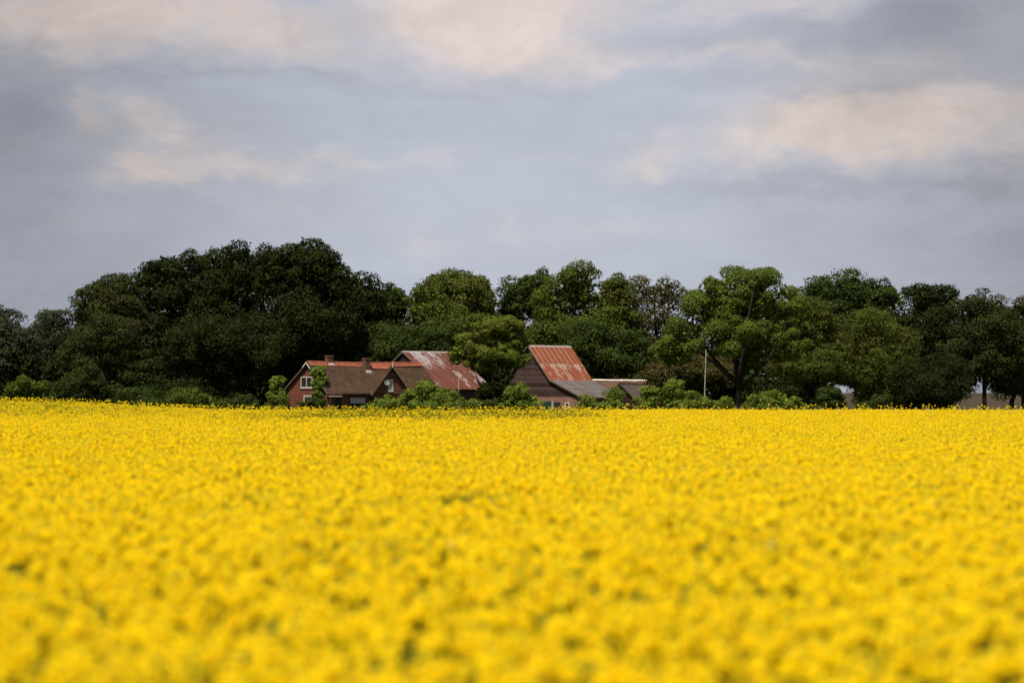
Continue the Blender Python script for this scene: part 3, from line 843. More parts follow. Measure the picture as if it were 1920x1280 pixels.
# ---- low tiled outbuilding behind the right barn
def low_barn():
    Yr = 318.0
    P = Plot('tiled_outbuilding', 1096, Yr, 4.0); r = P.root
    tag(r, 'long low outbuilding with brown pantiles and a whitened ridge, right of the orange roof', 'outbuilding')
    L = 9.6; ZR = hz(713, Yr); W = 3.4; ZE = ZR - 2.2
    t = MB(); dn = Vector((0, -W, ZE - ZR)); n = 40; rows = 9
    for sgn in (-1, 1):
        d = Vector((0, sgn * W, ZE - ZR)); nr = Vector((0, sgn * (ZR - ZE), W)).normalized()
        for j in range(rows):
            for i in range(n):
                x0, x1 = L * i / n, L * (i + 1) / n; xm = x0 + (x1 - x0) * .62
                a = Vector((0, 0, ZR)) + d * (j / rows); b = Vector((0, 0, ZR)) + d * ((j + 1.12) / rows)
                def pt(x, base, h): return (x, base.y, base.z) if h == 0 else tuple(Vector((x, base.y, base.z)) + nr * h)
                for (xa, xb, ha, hb) in ((x0, xm, .0, .055), (xm, x1, .055, .0)):
                    t.hexa([pt(xa, a, ha - .02), pt(xb, a, hb - .02), pt(xb, b, hb + .02), pt(xa, b, ha + .02), pt(xa, a, ha + .001), pt(xb, a, hb + .001), pt(xb, b, hb + .04), pt(xa, b, ha + .04)])
    o = t.build('roof_tiles', M['browntile'], r); o['kind'] = 'stuff'
    k = MB(); ridge_row(k, (-.05, 0, ZR + .05), (L + .05, 0, ZR + .0), .16, .42, 41, .05); o = k.build('ridge_tiles', M['lime'], r); o['kind'] = 'stuff'
    b = MB(); b.box(.1, L - .1, -W + .3, -W + .5, 0, ZE + .12); b.build('front_wall', M['brick'], r)
    b = MB(); b.box(.1, L - .1, W - .5, W - .3, 0, ZE + .12); b.build('back_wall', M['brick'], r)
    for x in (.1, L - .3):
        poly = [(-W + .51, 0), (W - .51, 0), (W - .51, ZE + .18), (0, ZR - .12), (-W + .51, ZE + .18)]
        b = MB(); b.prism([(x, y, z) for y, z in poly], [(x + .2, y, z) for y, z in poly]); b.build('gable_wall', M['brick'], r)


low_barn()


# ---- small shed
def small_shed():
    Yr = 301.0
    P = Plot('small_shed', 1163, Yr, 50.0); r = P.root
    tag(r, 'small shed with dark plank gable and steep grey roof between bushes', 'shed')
    L = 5.0; W = 2.55; ZR = hz(719.5, Yr); ZE = ZR - 2.05
    for sgn in (-1, 1):
        t = MB(); slab(t, (-.2, 0, ZR), (L, 0, ZR - .15), (-.2, sgn * W, ZE), (L, sgn * W, ZE), .09, 16, 8, .010, 51 + sgn); t.build('roof', M['shedroof'], r)
        v = MB(); v.prism([(-.25, 0, ZR + .10), (-.25, sgn * W, ZE + .09), (-.25, sgn * W, ZE - .08), (-.25, 0, ZR - .08)], [(-.205, 0, ZR + .10), (-.205, sgn * W, ZE + .09), (-.205, sgn * W, ZE - .08), (-.205, 0, ZR - .08)]); v.build('verge_board', M['darkwood'], r)
    k = MB(); ridge_row(k, (-.2, 0, ZR + .06), (L, 0, ZR - .09), .13, .4, 52); o = k.build('ridge_tiles', M['darkwood'], r); o['kind'] = 'stuff'
    yo = W - .3; zs = ZE + .22
    for x in (.05, L - .25):
        poly = [(-yo, 0), (yo, 0), (yo, zs), (0, ZR - .03), (-yo, zs)]
        b = MB(); b.prism([(x, y, z) for y, z in poly], [(x + .2, y, z) for y, z in poly]); b.build('gable_frame', M['darkwood'], r)
    for y in (-yo, yo - .15):
        b = MB(); b.box(.26, L - .26, y, y + .15, 0, zs - .02); b.build('side_wall', M['darkwood'], r)
    def yof(z):
        h = yo if z < zs else max(0, yo * (ZR - .04 - z) / (ZR - .04 - zs)); return (-h, h)
    planks(r, .046, yof, .1, ZR - .05, .28, M['plankA'], 53)


small_shed()


# ---- poles
def pole(name, px0, px1, py_top, Y, rad, mat, label, cat, peg=False):
    o = empty(name, (at(px0, Y), Y, 0)); tag(o, label, cat)
    H = hz(py_top, Y); dx = at(px1, Y) - at(px0, Y)
    mb = MB(); mb.tube([(dx * t, 0.0, H * t) for t in (0, .3, .6, .85, 1)], [rad * (1.15 - .35 * t) for t in (0, .3, .6, .85, 1)], 8)
    mb.build('shaft', mat, o)
    if peg:
        m2 = MB(); m2.box(dx - .22, dx + .22, -.04, .04, H - .35, H - .27); m2.build('crosspiece', mat, o)
        m2 = MB(); m2.tube([(dx, 0, H + .003), (dx, 0, H + .12)], [rad * .9, rad * .5], 8); m2.build('cap', mat, o)


pole('pole', 1319.5, 1324, 655, 286.5, .062, M['palewood'], 'tall thin bleached pole leaning slightly, left of the big tree trunk', 'pole')
pole('stake', 860, 860, 703, 290.0, .07, M['tanwood'], 'thin tan stake rising above a bush in front of the streaked rusty roof', 'stake')


# ------------------------------------------------------------------ trees and bushes
def leaf_quads(P, Nn, size, rng):
    """One bent-free lozenge leaf per point, facing roughly along Nn."""
    n = len(P)
    a = np.cross(Nn, rng.randn(n, 3)); a /= np.linalg.norm(a, axis=1)[:, None] + 1e-9
    b = np.cross(Nn, a)
    l = (size * rng.uniform(.65, 1.35, n))[:, None]; w = l * rng.uniform(.55, .85, n)[:, None]
    t = P - a * l * .5
    return np.stack([t, P + b * w * .5 - a * l * .08, P + a * l * .5 + Nn * l * .12, P - b * w * .5 - a * l * .08], axis=1)


def crown_points(lobes, rng, n_leaf, puff=(.20, .36), n_puff=46, flat=.72, droop=0.0, inner=.12):
    """lobes: list of (centre, radii). Leaf positions, normals and relative sizes over many small puffs that fill the lobes."""
    vol = np.array([np.prod(r) ** (2 / 3) for c, r in lobes]); vol = vol / vol.sum()
    pc, pr = [], []
    rall = np.mean([np.mean(r) for c, r in lobes])
    for (c, r), f in zip(lobes, vol):
        k = max(9, int(round(n_puff * f))); c = np.array(c, float); r = np.array(r, float)
        d = rng.randn(k, 3); d[:, 2] += .2; d /= np.linalg.norm(d, axis=1)[:, None]
        d[:, 1] = np.where(rng.rand(k) < .35, -np.abs(d[:, 1]), d[:, 1])
        u = rng.uniform(.18, 1.0, k) ** .5
        rm = min(np.mean(r), rall * 1.3)
        q = rng.uniform(puff[0] * .7, puff[1], k) * rm
        pc.append(c + d * np.maximum(r - q[:, None] * .50, r * .3) * u[:, None]); pr.append(q)
    pc = np.concatenate(pc); pr = np.concatenate(pr)
    wgt = pr ** 2 / (pr ** 2).sum()
    N = int(n_leaf * 2.3)
    idx = rng.choice(len(pr), N, p=wgt)
    d = rng.randn(N, 3); d[:, 2] += .30; d /= np.linalg.norm(d, axis=1)[:, None]
    rad = pr[idx] * (1.0 - np.abs(rng.randn(N)) * .20 + np.minimum(rng.exponential(.13, N), .34))
    squ = rng.uniform(.75, 1.3, (len(pr), 3)); squ[:, 2] = rng.uniform(.8, 1.1, len(pr))
    off = d * squ[idx] * rad[:, None]; off[:, 2] *= flat
    if droop:
        off[:, 2] -= droop * rng.uniform(0, 1, N) ** 2 * (d[:, 2] < .3)
    P = pc[idx] + off
    # drop leaves buried deep inside a neighbouring puff
    keep = np.ones(N, bool)
    for c, r in zip(pc, pr):
        q = (P - c); q[:, 2] /= flat
        keep &= ~((q ** 2).sum(1) < (r * .62) ** 2)
    keep |= rng.rand(N) < inner * .5
    P, d = P[keep], d[keep]
    P, d = P[:n_leaf], d[:n_leaf]
    nn = d * 1.0 + rng.randn(len(P), 3) * .42; nn[:, 2] += .15
    nn /= np.linalg.norm(nn, axis=1)[:, None]
    sz = np.ones(len(P))
    # broad inner sprays that close the heart of the crown
    kc = int(n_leaf * inner)
    if kc:
        li = rng.choice(len(lobes), kc, p=vol); e = rng.randn(kc, 3); e /= np.linalg.norm(e, axis=1)[:, None]
        cc = np.array([c for c, r in lobes])[li]; rr = np.array([r for c, r in lobes])[li]
        q = cc + e * rr * (.70 * rng.uniform(0, 1, kc) ** .45)[:, None]
        m2 = rng.randn(kc, 3); m2 /= np.linalg.norm(m2, axis=1)[:, None]
        P = np.concatenate([P, q]); nn = np.concatenate([nn, m2]); sz = np.concatenate([sz, np.full(kc, 2.2)])
    return P, nn, pc, pr, sz


def limb_path(a, b, rng, bow=.12, k=5):
    a, b = Vector(a), Vector(b); d = b - a; s = Vector(rng.randn(3) * d.length * bow)
    return [a + d * t + s * math.sin(math.pi * t) + Vector((0, 0, d.length * .10 * math.sin(math.pi * t))) for t in np.linspace(0, 1, k)]


def make_tree(name, label, cat, leaf, px, Y, lobes_px, n_leaf, size, seed, trunk_px=None, trunk_r=.35, fork=None, group='trees around the farm', n_puff=130, puff=(.22, .40), flat=.72, droop=0., limbs=7, branches=False, depth=.85, inner=.12):
    """lobes_px: (column, top row, width, bottom row[, depth offset]) of each crown lobe, measured at the tree's own distance Y."""
    n_leaf = int(n_leaf * 2.9); size *= .70
    rng = np.random.RandomState(seed)
    X0 = at(trunk_px if trunk_px is not None else px, Y)
    g0 = float(ground_h(X0, Y))
    root = empty(name, (X0, Y, g0)); tag(root, label, cat, group)
    k = Y / FPX; lobes = []
    for lb in lobes_px:
        cx, ty, wd, by = lb[:4]; dy = lb[4] if len(lb) > 4 else 0.
        zt, zb = hz(ty, Y + dy), hz(by, Y + dy); rx = wd * (.5 if branches else .62) * k; rz = (zt - zb) * .5
        lobes.append(((at(cx, Y + dy) - X0, dy, (zt + zb) * .5 - g0), (rx, rx * depth, rz)))
    P, nn, pc, pr, sz = crown_points(lobes, rng, n_leaf, puff, n_puff, flat, droop, inner)
    P[:, 2] = np.maximum(P[:, 2], .15)
    me = quads_mesh('crown', leaf_quads(P, nn, size * sz, rng), [LF[leaf]])
    link('crown', me, root)
    zlow = min(c[2] - r[2] for c, r in lobes); zc = np.mean([c[2] for c, r in lobes]); xc = np.mean([c[0] for c, r in lobes])
    f = fork if fork is not None else max(1.2, zlow + .12 * (zc - zlow))
    t = MB()
    fx = xc * .12
    t.tube([(0, 0, -.3), (0, 0, .35), (fx * .3, 0, f * .5), (fx, 0, f), (fx + (xc - fx) * .55, 0, f + (zc - f) * .6), (xc, 0, zc + .3 * (zc - f))],
           [trunk_r * 1.5, trunk_r * 1.08, trunk_r * .92, trunk_r * (.62 if branches else .86), trunk_r * (.36 if branches else .5), trunk_r * .12], 10)
    sel = np.argsort(-pr + rng.rand(len(pr)) * pr.max() * .8)[:limbs]
    paths = []
    for j in sel:
        s = rng.uniform(.86, 1.04) if branches else rng.uniform(.82, 1.5); a = (fx + (xc - fx) * .55 * max(0, (s - 1)), 0, f * min(s, 1.) + (zc - f) * .6 * max(0, s - 1))
        paths.append(limb_path(a, pc[j], rng))
    if not branches:
        for p in paths: t.tube(p, np.linspace(trunk_r * .42, trunk_r * .08, len(p)), 6)
    tr = t.build('trunk', M['bark'], root, True)
    if branches:
        for p in paths:
            b = MB(); b.tube(p, np.linspace(trunk_r * .56, trunk_r * .08, len(p)), 7); b.build('branch', M['bark'], root, True)
    return root


def make_bush(label, leaf, px, Y, top, wd, seed, n_leaf=2600, size=.24, name='bush', bottom=None, cat='bush', group='bushes along the field edge', lobes=None, n_puff=44, puff=(.26, .44), inner=.15):
    n_leaf = int(n_leaf * 1.9); size *= .84; rng = np.random.RandomState(seed); X0 = at(px, Y); g0 = float(ground_h(X0, Y)); k = Y / FPX
    H = hz(top - 2, Y) - g0; rx = wd * .56 * k
    lob = []
    if lobes is None:
        lob = [((rng.uniform(-.12, .12) * rx, 0, H * .47), (rx * .80, rx * .7, H * .54))]
        for q in range(5):
            hh = H * rng.uniform(.45, .90); ww = rx * rng.uniform(.32, .55)
            lob.append(((rng.uniform(-1, 1) * (rx - ww * .6), rng.uniform(-.4, .4) * rx, hh * .45), (ww, ww, hh * .55)))
    else:
        for (cx, ty, w2) in lobes:
            h2 = hz(ty, Y) - g0; lob.append(((at(cx, Y) - X0, 0, h2 * .45), (w2 * .5 * k, w2 * .45 * k, h2 * .55)))
    P, nn, pc, pr, sz = crown_points(lob, rng, n_leaf, puff, n_puff, .8, 0., inner)
    ok = P[:, 2] > .05; P, nn, sz = P[ok], nn[ok], sz[ok]
    o = link(name, quads_mesh(name, leaf_quads(P, nn, size * sz, rng), [LF[leaf]]))
    o.location = (X0, Y, g0); tag(o, label, cat, group)
    s = MB()
    for j in np.argsort(-pr)[:5]:
        s.tube(limb_path((rng.uniform(-.15, .15), rng.uniform(-.15, .15), -.1), pc[j], rng, .08, 4), [.06, .05, .035, .015], 5)
    s.build('stem', M['bark'], o)
    return o


BG = 'trees in the belt behind the farm'
# far left, distant
make_tree('broadleaf_tree', 'dark tree at the far left, cut by the left edge of the photo', 'tree', 'grey', 5, 350, [(0, 572, 120, 720), (40, 600, 80, 720)], 6500, .42, 101, group=BG)
make_tree('broadleaf_tree', 'rounded grey green tree, second from the left, lower than the dark grove', 'tree', 'grey', 100, 362, [(103, 571, 90, 690), (75, 600, 80, 720), (120, 620, 80, 730)], 6500, .42, 102, group=BG)
# dark grove on the left
make_tree('oak_tree', 'left shoulder tree of the big dark grove, slightly browner than the oaks', 'tree', 'duskol', 205, 318, [(205, 515, 125, 640), (175, 560, 80, 690), (240, 560, 110, 700)], 9500, .42, 103, group=BG)
make_tree('oak_tree', 'broad dark oak forming the second step of the left grove', 'tree', 'dark', 335, 323, [(340, 456, 140, 600), (285, 480, 110, 640), (300, 466, 70, 560), (375, 500, 120, 690), (320, 560, 160, 720)], 12000, .42, 104, group=BG)
make_tree('oak_tree', 'dark oak just left of the tallest dark oak', 'tree', 'dark', 455, 328, [(455, 446, 130, 590), (410, 455, 100, 620), (510, 446, 90, 590), (470, 540, 150, 720)], 11000, .42, 105, group=BG)
make_tree('oak_tree', 'tallest dark oak, peak of the left grove above the farmhouse', 'tree', 'dark', 580, 322, [(575, 437, 110, 560), (540, 446, 110, 600), (622, 468, 90, 620), (600, 448, 80, 600), (575, 530, 190, 715)], 13000, .42, 106, group=BG)
make_tree('broadleaf_tree', 'dark tree stepping down right of the tallest dark oak', 'tree', 'dark', 672, 330, [(658, 500, 70, 620), (692, 512, 80, 660), (660, 590, 120, 715)], 7500, .42, 107, group=BG)
make_tree('broadleaf_tree', 'slender dark tree at the right end of the left grove', 'tree', 'deep', 735, 336, [(738, 522, 56, 620), (715, 535, 80, 690), (750, 590, 80, 710)], 6500, .42, 108, group=BG)
make_tree('shrubby_tree', 'dusky lower tree in front of the left end of the grove', 'tree', 'duskol', 205, 306, [(205, 585, 110, 700), (160, 620, 90, 720), (240, 640, 90, 735)], 7500, .34, 109, group=BG)
make_tree('shrubby_tree', 'dark lower tree in front of the grove, left of the farmhouse', 'tree', 'dark', 420, 309, [(400, 585, 150, 700), (340, 610, 110, 715), (470, 620, 110, 705), (482, 660, 70, 741), (430, 660, 90, 742)], 10500, .36, 110, group=BG)
make_tree('shrubby_tree', 'dark lower tree directly behind the farmhouse chimneys', 'tree', 'dark', 600, 326, [(590, 590, 150, 720), (650, 620, 110, 730), (522, 640, 90, 748)], 8500, .38, 111, group=BG)
make_tree('shrubby_tree', 'dark lower tree behind the ridge of the streaked rusty roof', 'tree', 'deep', 760, 327, [(750, 600, 130, 725), (820, 590, 110, 720)], 8000, .38, 112, group=BG)
# centre
make_tree('broadleaf_tree', 'olive topped round tree in the gap right of the dark grove', 'tree', 'olive', 858, 338, [(855, 498, 110, 610), (895, 540, 80, 640)], 7500, .42, 113, group=BG)
make_tree('broadleaf_tree', 'green tree leaning against the left side of the olive topped tree', 'tree', 'mid', 810, 333, [(800, 520, 80, 640), (835, 560, 110, 700), (900, 570, 90, 700)], 8000, .40, 114, group=BG)
make_tree('broadleaf_tree', 'dark green tree with a double top behind the small round tree', 'tree', 'deep', 975, 342, [(985, 500, 80, 620), (955, 540, 60, 650), (1010, 505, 60, 620), (975, 590, 130, 715)], 8500, .42, 115, group=BG)
make_tree('broadleaf_tree', 'tallest green tree in the centre, above the orange rusted roof', 'tree', 'mid', 1080, 330, [(1078, 487, 95, 590), (1045, 530, 90, 640), (1115, 540, 90, 650), (1075, 580, 170, 715)], 12000, .40, 116, group=BG)
make_tree('broadleaf_tree', 'light yellow green tree top right of the tallest central tree', 'tree', 'olive', 1160, 337, [(1155, 510, 60, 600), (1165, 550, 60, 650)], 3800, .40, 117, group=BG)
make_tree('broadleaf_tree', 'thin brownish tree with sky showing through its crown', 'tree', 'brown', 1232, 342, [(1205, 510, 60, 590), (1250, 508, 80, 600), (1225, 560, 100, 660)], 3800, .36, 118, group=BG, inner=.05)
make_tree('shrubby_tree', 'dense green lower tree right of the orange rusted roof', 'tree', 'deep', 1130, 322, [(1110, 595, 120, 715), (1165, 610, 100, 720), (1200, 630, 70, 715)], 9500, .36, 119, group=BG)
make_tree('copper_tree', 'copper brown lower tree under the left side of the big tree', 'tree', 'brown', 1300, 316, [(1280, 655, 110, 735), (1335, 660, 90, 740), (1240, 670, 70, 740)], 7500, .32, 120, group=BG)
# right belt
make_tree('broadleaf_tree', 'dark green tree whose top shows just right of the big tree', 'tree', 'deep', 1530, 330, [(1525, 512, 80, 640), (1510, 570, 110, 700)], 6500, .40, 121, group=BG)
make_tree('broadleaf_tree', 'broad dark green tree topping the right half of the belt', 'tree', 'deep', 1615, 326, [(1605, 502, 130, 620), (1655, 515, 90, 630), (1600, 560, 180, 720), (1592, 650, 90, 739)], 12000, .40, 122, group=BG)
make_tree('broadleaf_tree', 'dark dome topped tree, second from the right edge of the belt', 'tree', 'dark', 1757, 320, [(1755, 517, 105, 620), (1745, 560, 130, 700), (1790, 590, 100, 725), (1710, 600, 90, 720), (1802, 660, 90, 739)], 9500, .40, 123, group=BG)
make_tree('broadleaf_tree', 'dusky tree on a bare dark trunk near the right edge', 'tree', 'duskol', 1845, 309, [(1840, 535, 100, 630), (1870, 570, 90, 680), (1820, 600, 110, 722), (1880, 620, 90, 728), (1800, 650, 70, 735), (1850, 560, 120, 700)], 9500, .34, 124, trunk_px=1846, trunk_r=.30, fork=3.4, group=BG)
make_tree('broadleaf_tree', 'tree cut by the right edge of the photo', 'tree', 'duskol', 1920, 325, [(1925, 552, 90, 660), (1905, 590, 90, 722), (1890, 650, 90, 738), (1930, 640, 80, 738)], 6000, .40, 125, group=BG)
make_tree('weeping_tree', 'weeping olive tree with hanging sprays in the right half', 'tree', 'olive', 1645, 304, [(1640, 572, 90, 650), (1605, 610, 70, 720), (1690, 605, 70, 700), (1645, 630, 110, 752), (1605, 680, 50, 744)], 9000, .28, 126, droop=1.2, trunk_r=.3, group=BG, inner=.08)
make_tree('shrubby_tree', 'low dark spreading tree right of the weeping tree', 'tree', 'dark', 1745, 301, [(1720, 665, 90, 760), (1775, 655, 80, 750), (1745, 690, 130, 768)], 9000, .30, 127, group=BG)
make_tree('shrubby_tree', 'low dusky tree at the right edge above the bare field', 'tree', 'duskol', 1895, 312, [(1895, 680, 90, 752), (1935, 690, 70, 755)], 4500, .30, 128, group=BG)
make_tree('broadleaf_tree', 'olive green tree on a thick dark trunk right of the big tree', 'tree', 'olive', 1512, 301, [(1520, 552, 100, 650), (1475, 600, 80, 710), (1560, 600, 80, 700), (1515, 640, 140, 725), (1573, 655, 64, 737)], 10500, .30, 129, trunk_px=1508, trunk_r=.42, fork=2.4)
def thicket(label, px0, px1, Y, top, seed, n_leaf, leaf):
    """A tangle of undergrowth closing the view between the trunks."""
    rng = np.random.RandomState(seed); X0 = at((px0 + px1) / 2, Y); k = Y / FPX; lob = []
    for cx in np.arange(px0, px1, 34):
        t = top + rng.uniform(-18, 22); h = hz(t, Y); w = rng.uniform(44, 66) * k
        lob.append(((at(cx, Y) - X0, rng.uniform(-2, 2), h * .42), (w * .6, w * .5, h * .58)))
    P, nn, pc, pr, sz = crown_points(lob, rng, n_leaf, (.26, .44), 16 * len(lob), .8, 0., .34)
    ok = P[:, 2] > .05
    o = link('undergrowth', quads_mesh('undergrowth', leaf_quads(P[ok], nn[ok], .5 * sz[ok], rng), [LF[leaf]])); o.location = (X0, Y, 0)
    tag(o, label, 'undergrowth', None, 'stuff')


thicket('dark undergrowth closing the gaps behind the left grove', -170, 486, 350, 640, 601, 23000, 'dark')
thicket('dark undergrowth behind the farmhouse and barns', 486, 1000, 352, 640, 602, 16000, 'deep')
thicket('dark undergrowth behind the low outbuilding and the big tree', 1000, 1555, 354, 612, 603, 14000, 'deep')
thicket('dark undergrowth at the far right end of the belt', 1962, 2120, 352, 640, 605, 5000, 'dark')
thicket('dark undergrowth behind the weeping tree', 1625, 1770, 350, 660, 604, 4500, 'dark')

# the two trees in front
make_tree('maple_tree', 'big bright green tree with a forked trunk, right of the pole', 'tree', 'bright', 1388, 291,
          [(1400, 492, 150, 590), (1335, 504, 84, 600), (1470, 516, 96, 620), (1330, 540, 130, 650), (1275, 580, 110, 690), (1390, 575, 150, 680), (1398, 545, 120, 630), (1442, 556, 120, 660), (1465, 600, 110, 690), (1250, 640, 70, 700), (1410, 640, 60, 700)],
          26000, .30, 130, trunk_px=1386, trunk_r=.42, fork=3.9, branches=True, limbs=9, n_puff=170, puff=(.22, .38), inner=.07)
make_tree('apple_tree', 'round olive green tree standing in the gap between the two barns', 'tree', 'apple', 930, 287.5,
          [(946, 592, 86, 645), (905, 602, 72, 655), (970, 612, 52, 665), (872, 626, 62, 684), (856, 652, 38, 692), (925, 636, 112, 690), (972, 650, 50, 702), (905, 665, 70, 706)], 12500, .26, 131, trunk_px=930, trunk_r=.30, fork=2.6, branches=True, limbs=7, n_puff=120, inner=.10)
make_tree('shrubby_tree', 'dark leafy undergrowth tree round the trunk of the round olive tree', 'tree', 'dark', 935, 286.5, [(935, 686, 46, 765), (915, 712, 44, 768), (955, 718, 40, 768)], 3600, .28, 132, trunk_r=.12)

# bushes along the field edge
make_bush('rounded green bush at the far left end of the field edge', 'mid', 52, 279, 698, 100, 201, 4200)
make_bush('tall dusky bush, second from the left end of the field edge', 'duskol', 165, 282, 672, 150, 202, 5600, .26, lobes=[(165, 674, 100), (120, 705, 80), (210, 700, 70)])
make_bush('low spreading green bush right of the tall dusky bush', 'deep', 272, 280, 722, 130, 203, 4200)
make_bush('low spreading bush tapering to the right, left of the tree trunks', 'mid', 365, 279, 722, 130, 204, 4400, lobes=[(345, 722, 80), (390, 735, 80)])
make_bush('dark low bush filling the shade under the left grove', 'deep', 455, 300, 735, 80, 205, 2600)
make_bush('low bush around the foot of the ivy covered stump', 'mid', 522, 286, 742, 70, 206, 2200)
make_bush('dark low bush against the left gable of the farmhouse', 'deep', 590, 290, 744, 64, 207, 2400)
make_bush('low green hedge bush below the cross gable', 'fresh', 730, 286, 732, 90, 208, 4200, lobes=[(708, 742, 64), (735, 734, 56), (762, 728, 60)])
make_bush('round leafy bush hiding the right end of the thatched roof', 'fresh', 796, 284, 699, 84, 209, 7000, .24)
make_bush('light green bush at the foot of the tan stake', 'fresh', 857, 284, 728, 84, 210, 4200)
make_bush('dark bush in the shade below the round olive tree', 'deep', 912, 284, 742, 60, 211, 2400)
make_bush('full green bush in front of the plank gable', 'fresh', 976, 284, 717, 66, 212, 3800)
make_bush('pale green bush covering the corner of the grey lower roof', 'fresh', 1106, 285, 738, 66, 213, 2400, .20)
make_bush('pale leafy bush in front of the small shed', 'fresh', 1155, 285, 728, 64, 214, 2800, .20)
make_bush('leafy green bush right of the small shed', 'fresh', 1222, 285, 716, 62, 215, 3600)
make_bush('tallest bush right of the shed, with a pointed top', 'fresh', 1268, 284, 706, 70, 216, 4600, lobes=[(1262, 706, 50), (1290, 728, 60)])
make_bush('long low bush around the foot of the pole', 'fresh', 1340, 285, 736, 100, 217, 3600, lobes=[(1315, 737, 60), (1358, 739, 60)])
make_bush('low bush right of the big tree trunk', 'fresh', 1415, 286, 743, 56, 218, 2000)
make_bush('yellow green bush midway between the big trunk and the thick dark trunk', 'fresh', 1462, 286, 726, 92, 219, 3800)
make_bush('dome shaped dark green bush right of the thick dark trunk', 'deep', 1553, 286, 723, 66, 220, 3800)
make_bush('dark bush at the foot of the weeping tree', 'deep', 1650, 290, 742, 90, 221, 3000)
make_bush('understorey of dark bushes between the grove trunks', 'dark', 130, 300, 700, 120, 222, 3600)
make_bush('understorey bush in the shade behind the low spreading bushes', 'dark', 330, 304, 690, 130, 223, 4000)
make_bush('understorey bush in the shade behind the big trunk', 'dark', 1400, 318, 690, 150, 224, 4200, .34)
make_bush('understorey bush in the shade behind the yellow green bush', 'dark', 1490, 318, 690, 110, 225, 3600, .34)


# ---- ivy on the gable corner, ivy covered stump
def ivy_on_gable():
    rng = np.random.RandomState(301)
    yg = HP.y_at(597, -.3); x, y = HP.world(-.55, yg); o_z = 0
    root = empty('ivy', (x, y, 0)); tag(root, 'yellow green ivy climbing the corner of the farmhouse gable to the ridge', 'ivy')
    Yd = y; k = Yd / FPX; lob = []
    for (cx, ty, wd, by) in ((597, 684, 33, 714), (602, 702, 27, 726), (597, 710, 32, 738), (596, 730, 30, 754), (591, 742, 32, 772)):
        zt, zb = hz(ty, Yd), hz(by, Yd); lob.append(((at(cx, Yd) - x, -.1, (zt + zb) / 2), (wd * .5 * k, .55, (zt - zb) / 2)))
    P, nn, pc, pr, sz = crown_points(lob, rng, 3600, (.3, .5), 40, .8, .15, .3)
    link('foliage', quads_mesh('foliage', leaf_quads(P, nn, .21 * sz, rng), [LF['ivy']]), root)
    s = MB()
    for j in range(3):
        s.tube([(rng.uniform(-.2, .2), .1, 0), (rng.uniform(-.3, .3), .1, 1.5), (rng.uniform(-.3, .3), .1, 3.2), (rng.uniform(-.3, .4), .1, 4.6)], [.07, .06, .045, .02], 5)
    s.build('stem', M['bark'], root)


ivy_on_gable()


def ivy_stump():
    rng = np.random.RandomState(302); Y = 291.0; x = at(521, Y)
    root = empty('ivy_stump', (x, Y, 0)); tag(root, 'tree stump wholly covered in yellow green ivy, left of the farmhouse', 'tree stump')
    k = Y / FPX; lob = []
    for (cx, ty, wd, by) in ((522, 700, 34, 728), (518, 715, 32, 745), (520, 730, 36, 765)):
        zt, zb = hz(ty, Y), hz(by, Y); lob.append(((at(cx, Y) - x, 0, (zt + zb) / 2), (wd * .5 * k, 1., (zt - zb) / 2)))
    P, nn, pc, pr, sz = crown_points(lob, rng, 3600, (.3, .5), 36, .8, .15, .2)
    link('ivy_leaves', quads_mesh('ivy_leaves', leaf_quads(P, nn, .21 * sz, rng), [LF['ivy']]), root)
    s = MB(); s.tube([(0, 0, -.2), (0, 0, 1.2), (.1, 0, 2.6), (.0, 0, 4.2)], [.5, .42, .36, .25], 10); s.build('trunk', M['bark'], root, True)


ivy_stump()


# ------------------------------------------------------------------ the rapeseed crop
M['petal'] = petal_mat('rapeseed_petals', (0.90, 0.62, 0.002), (0.92, 0.72, 0.004), 0.38)
M['pale'] = petal_mat('pale_petals', (0.62, 0.60, 0.30), (0.70, 0.68, 0.44), 0.3)
M['bud'] = petal_mat('green_yellow_buds', (0.30, 0.33, 0.03), (0.50, 0.45, 0.04), 0.25)
M['stalk'] = petal_mat('stalks_and_leaves', (0.070, 0.095, 0.012), (0.135, 0.160, 0.024), 0.3)


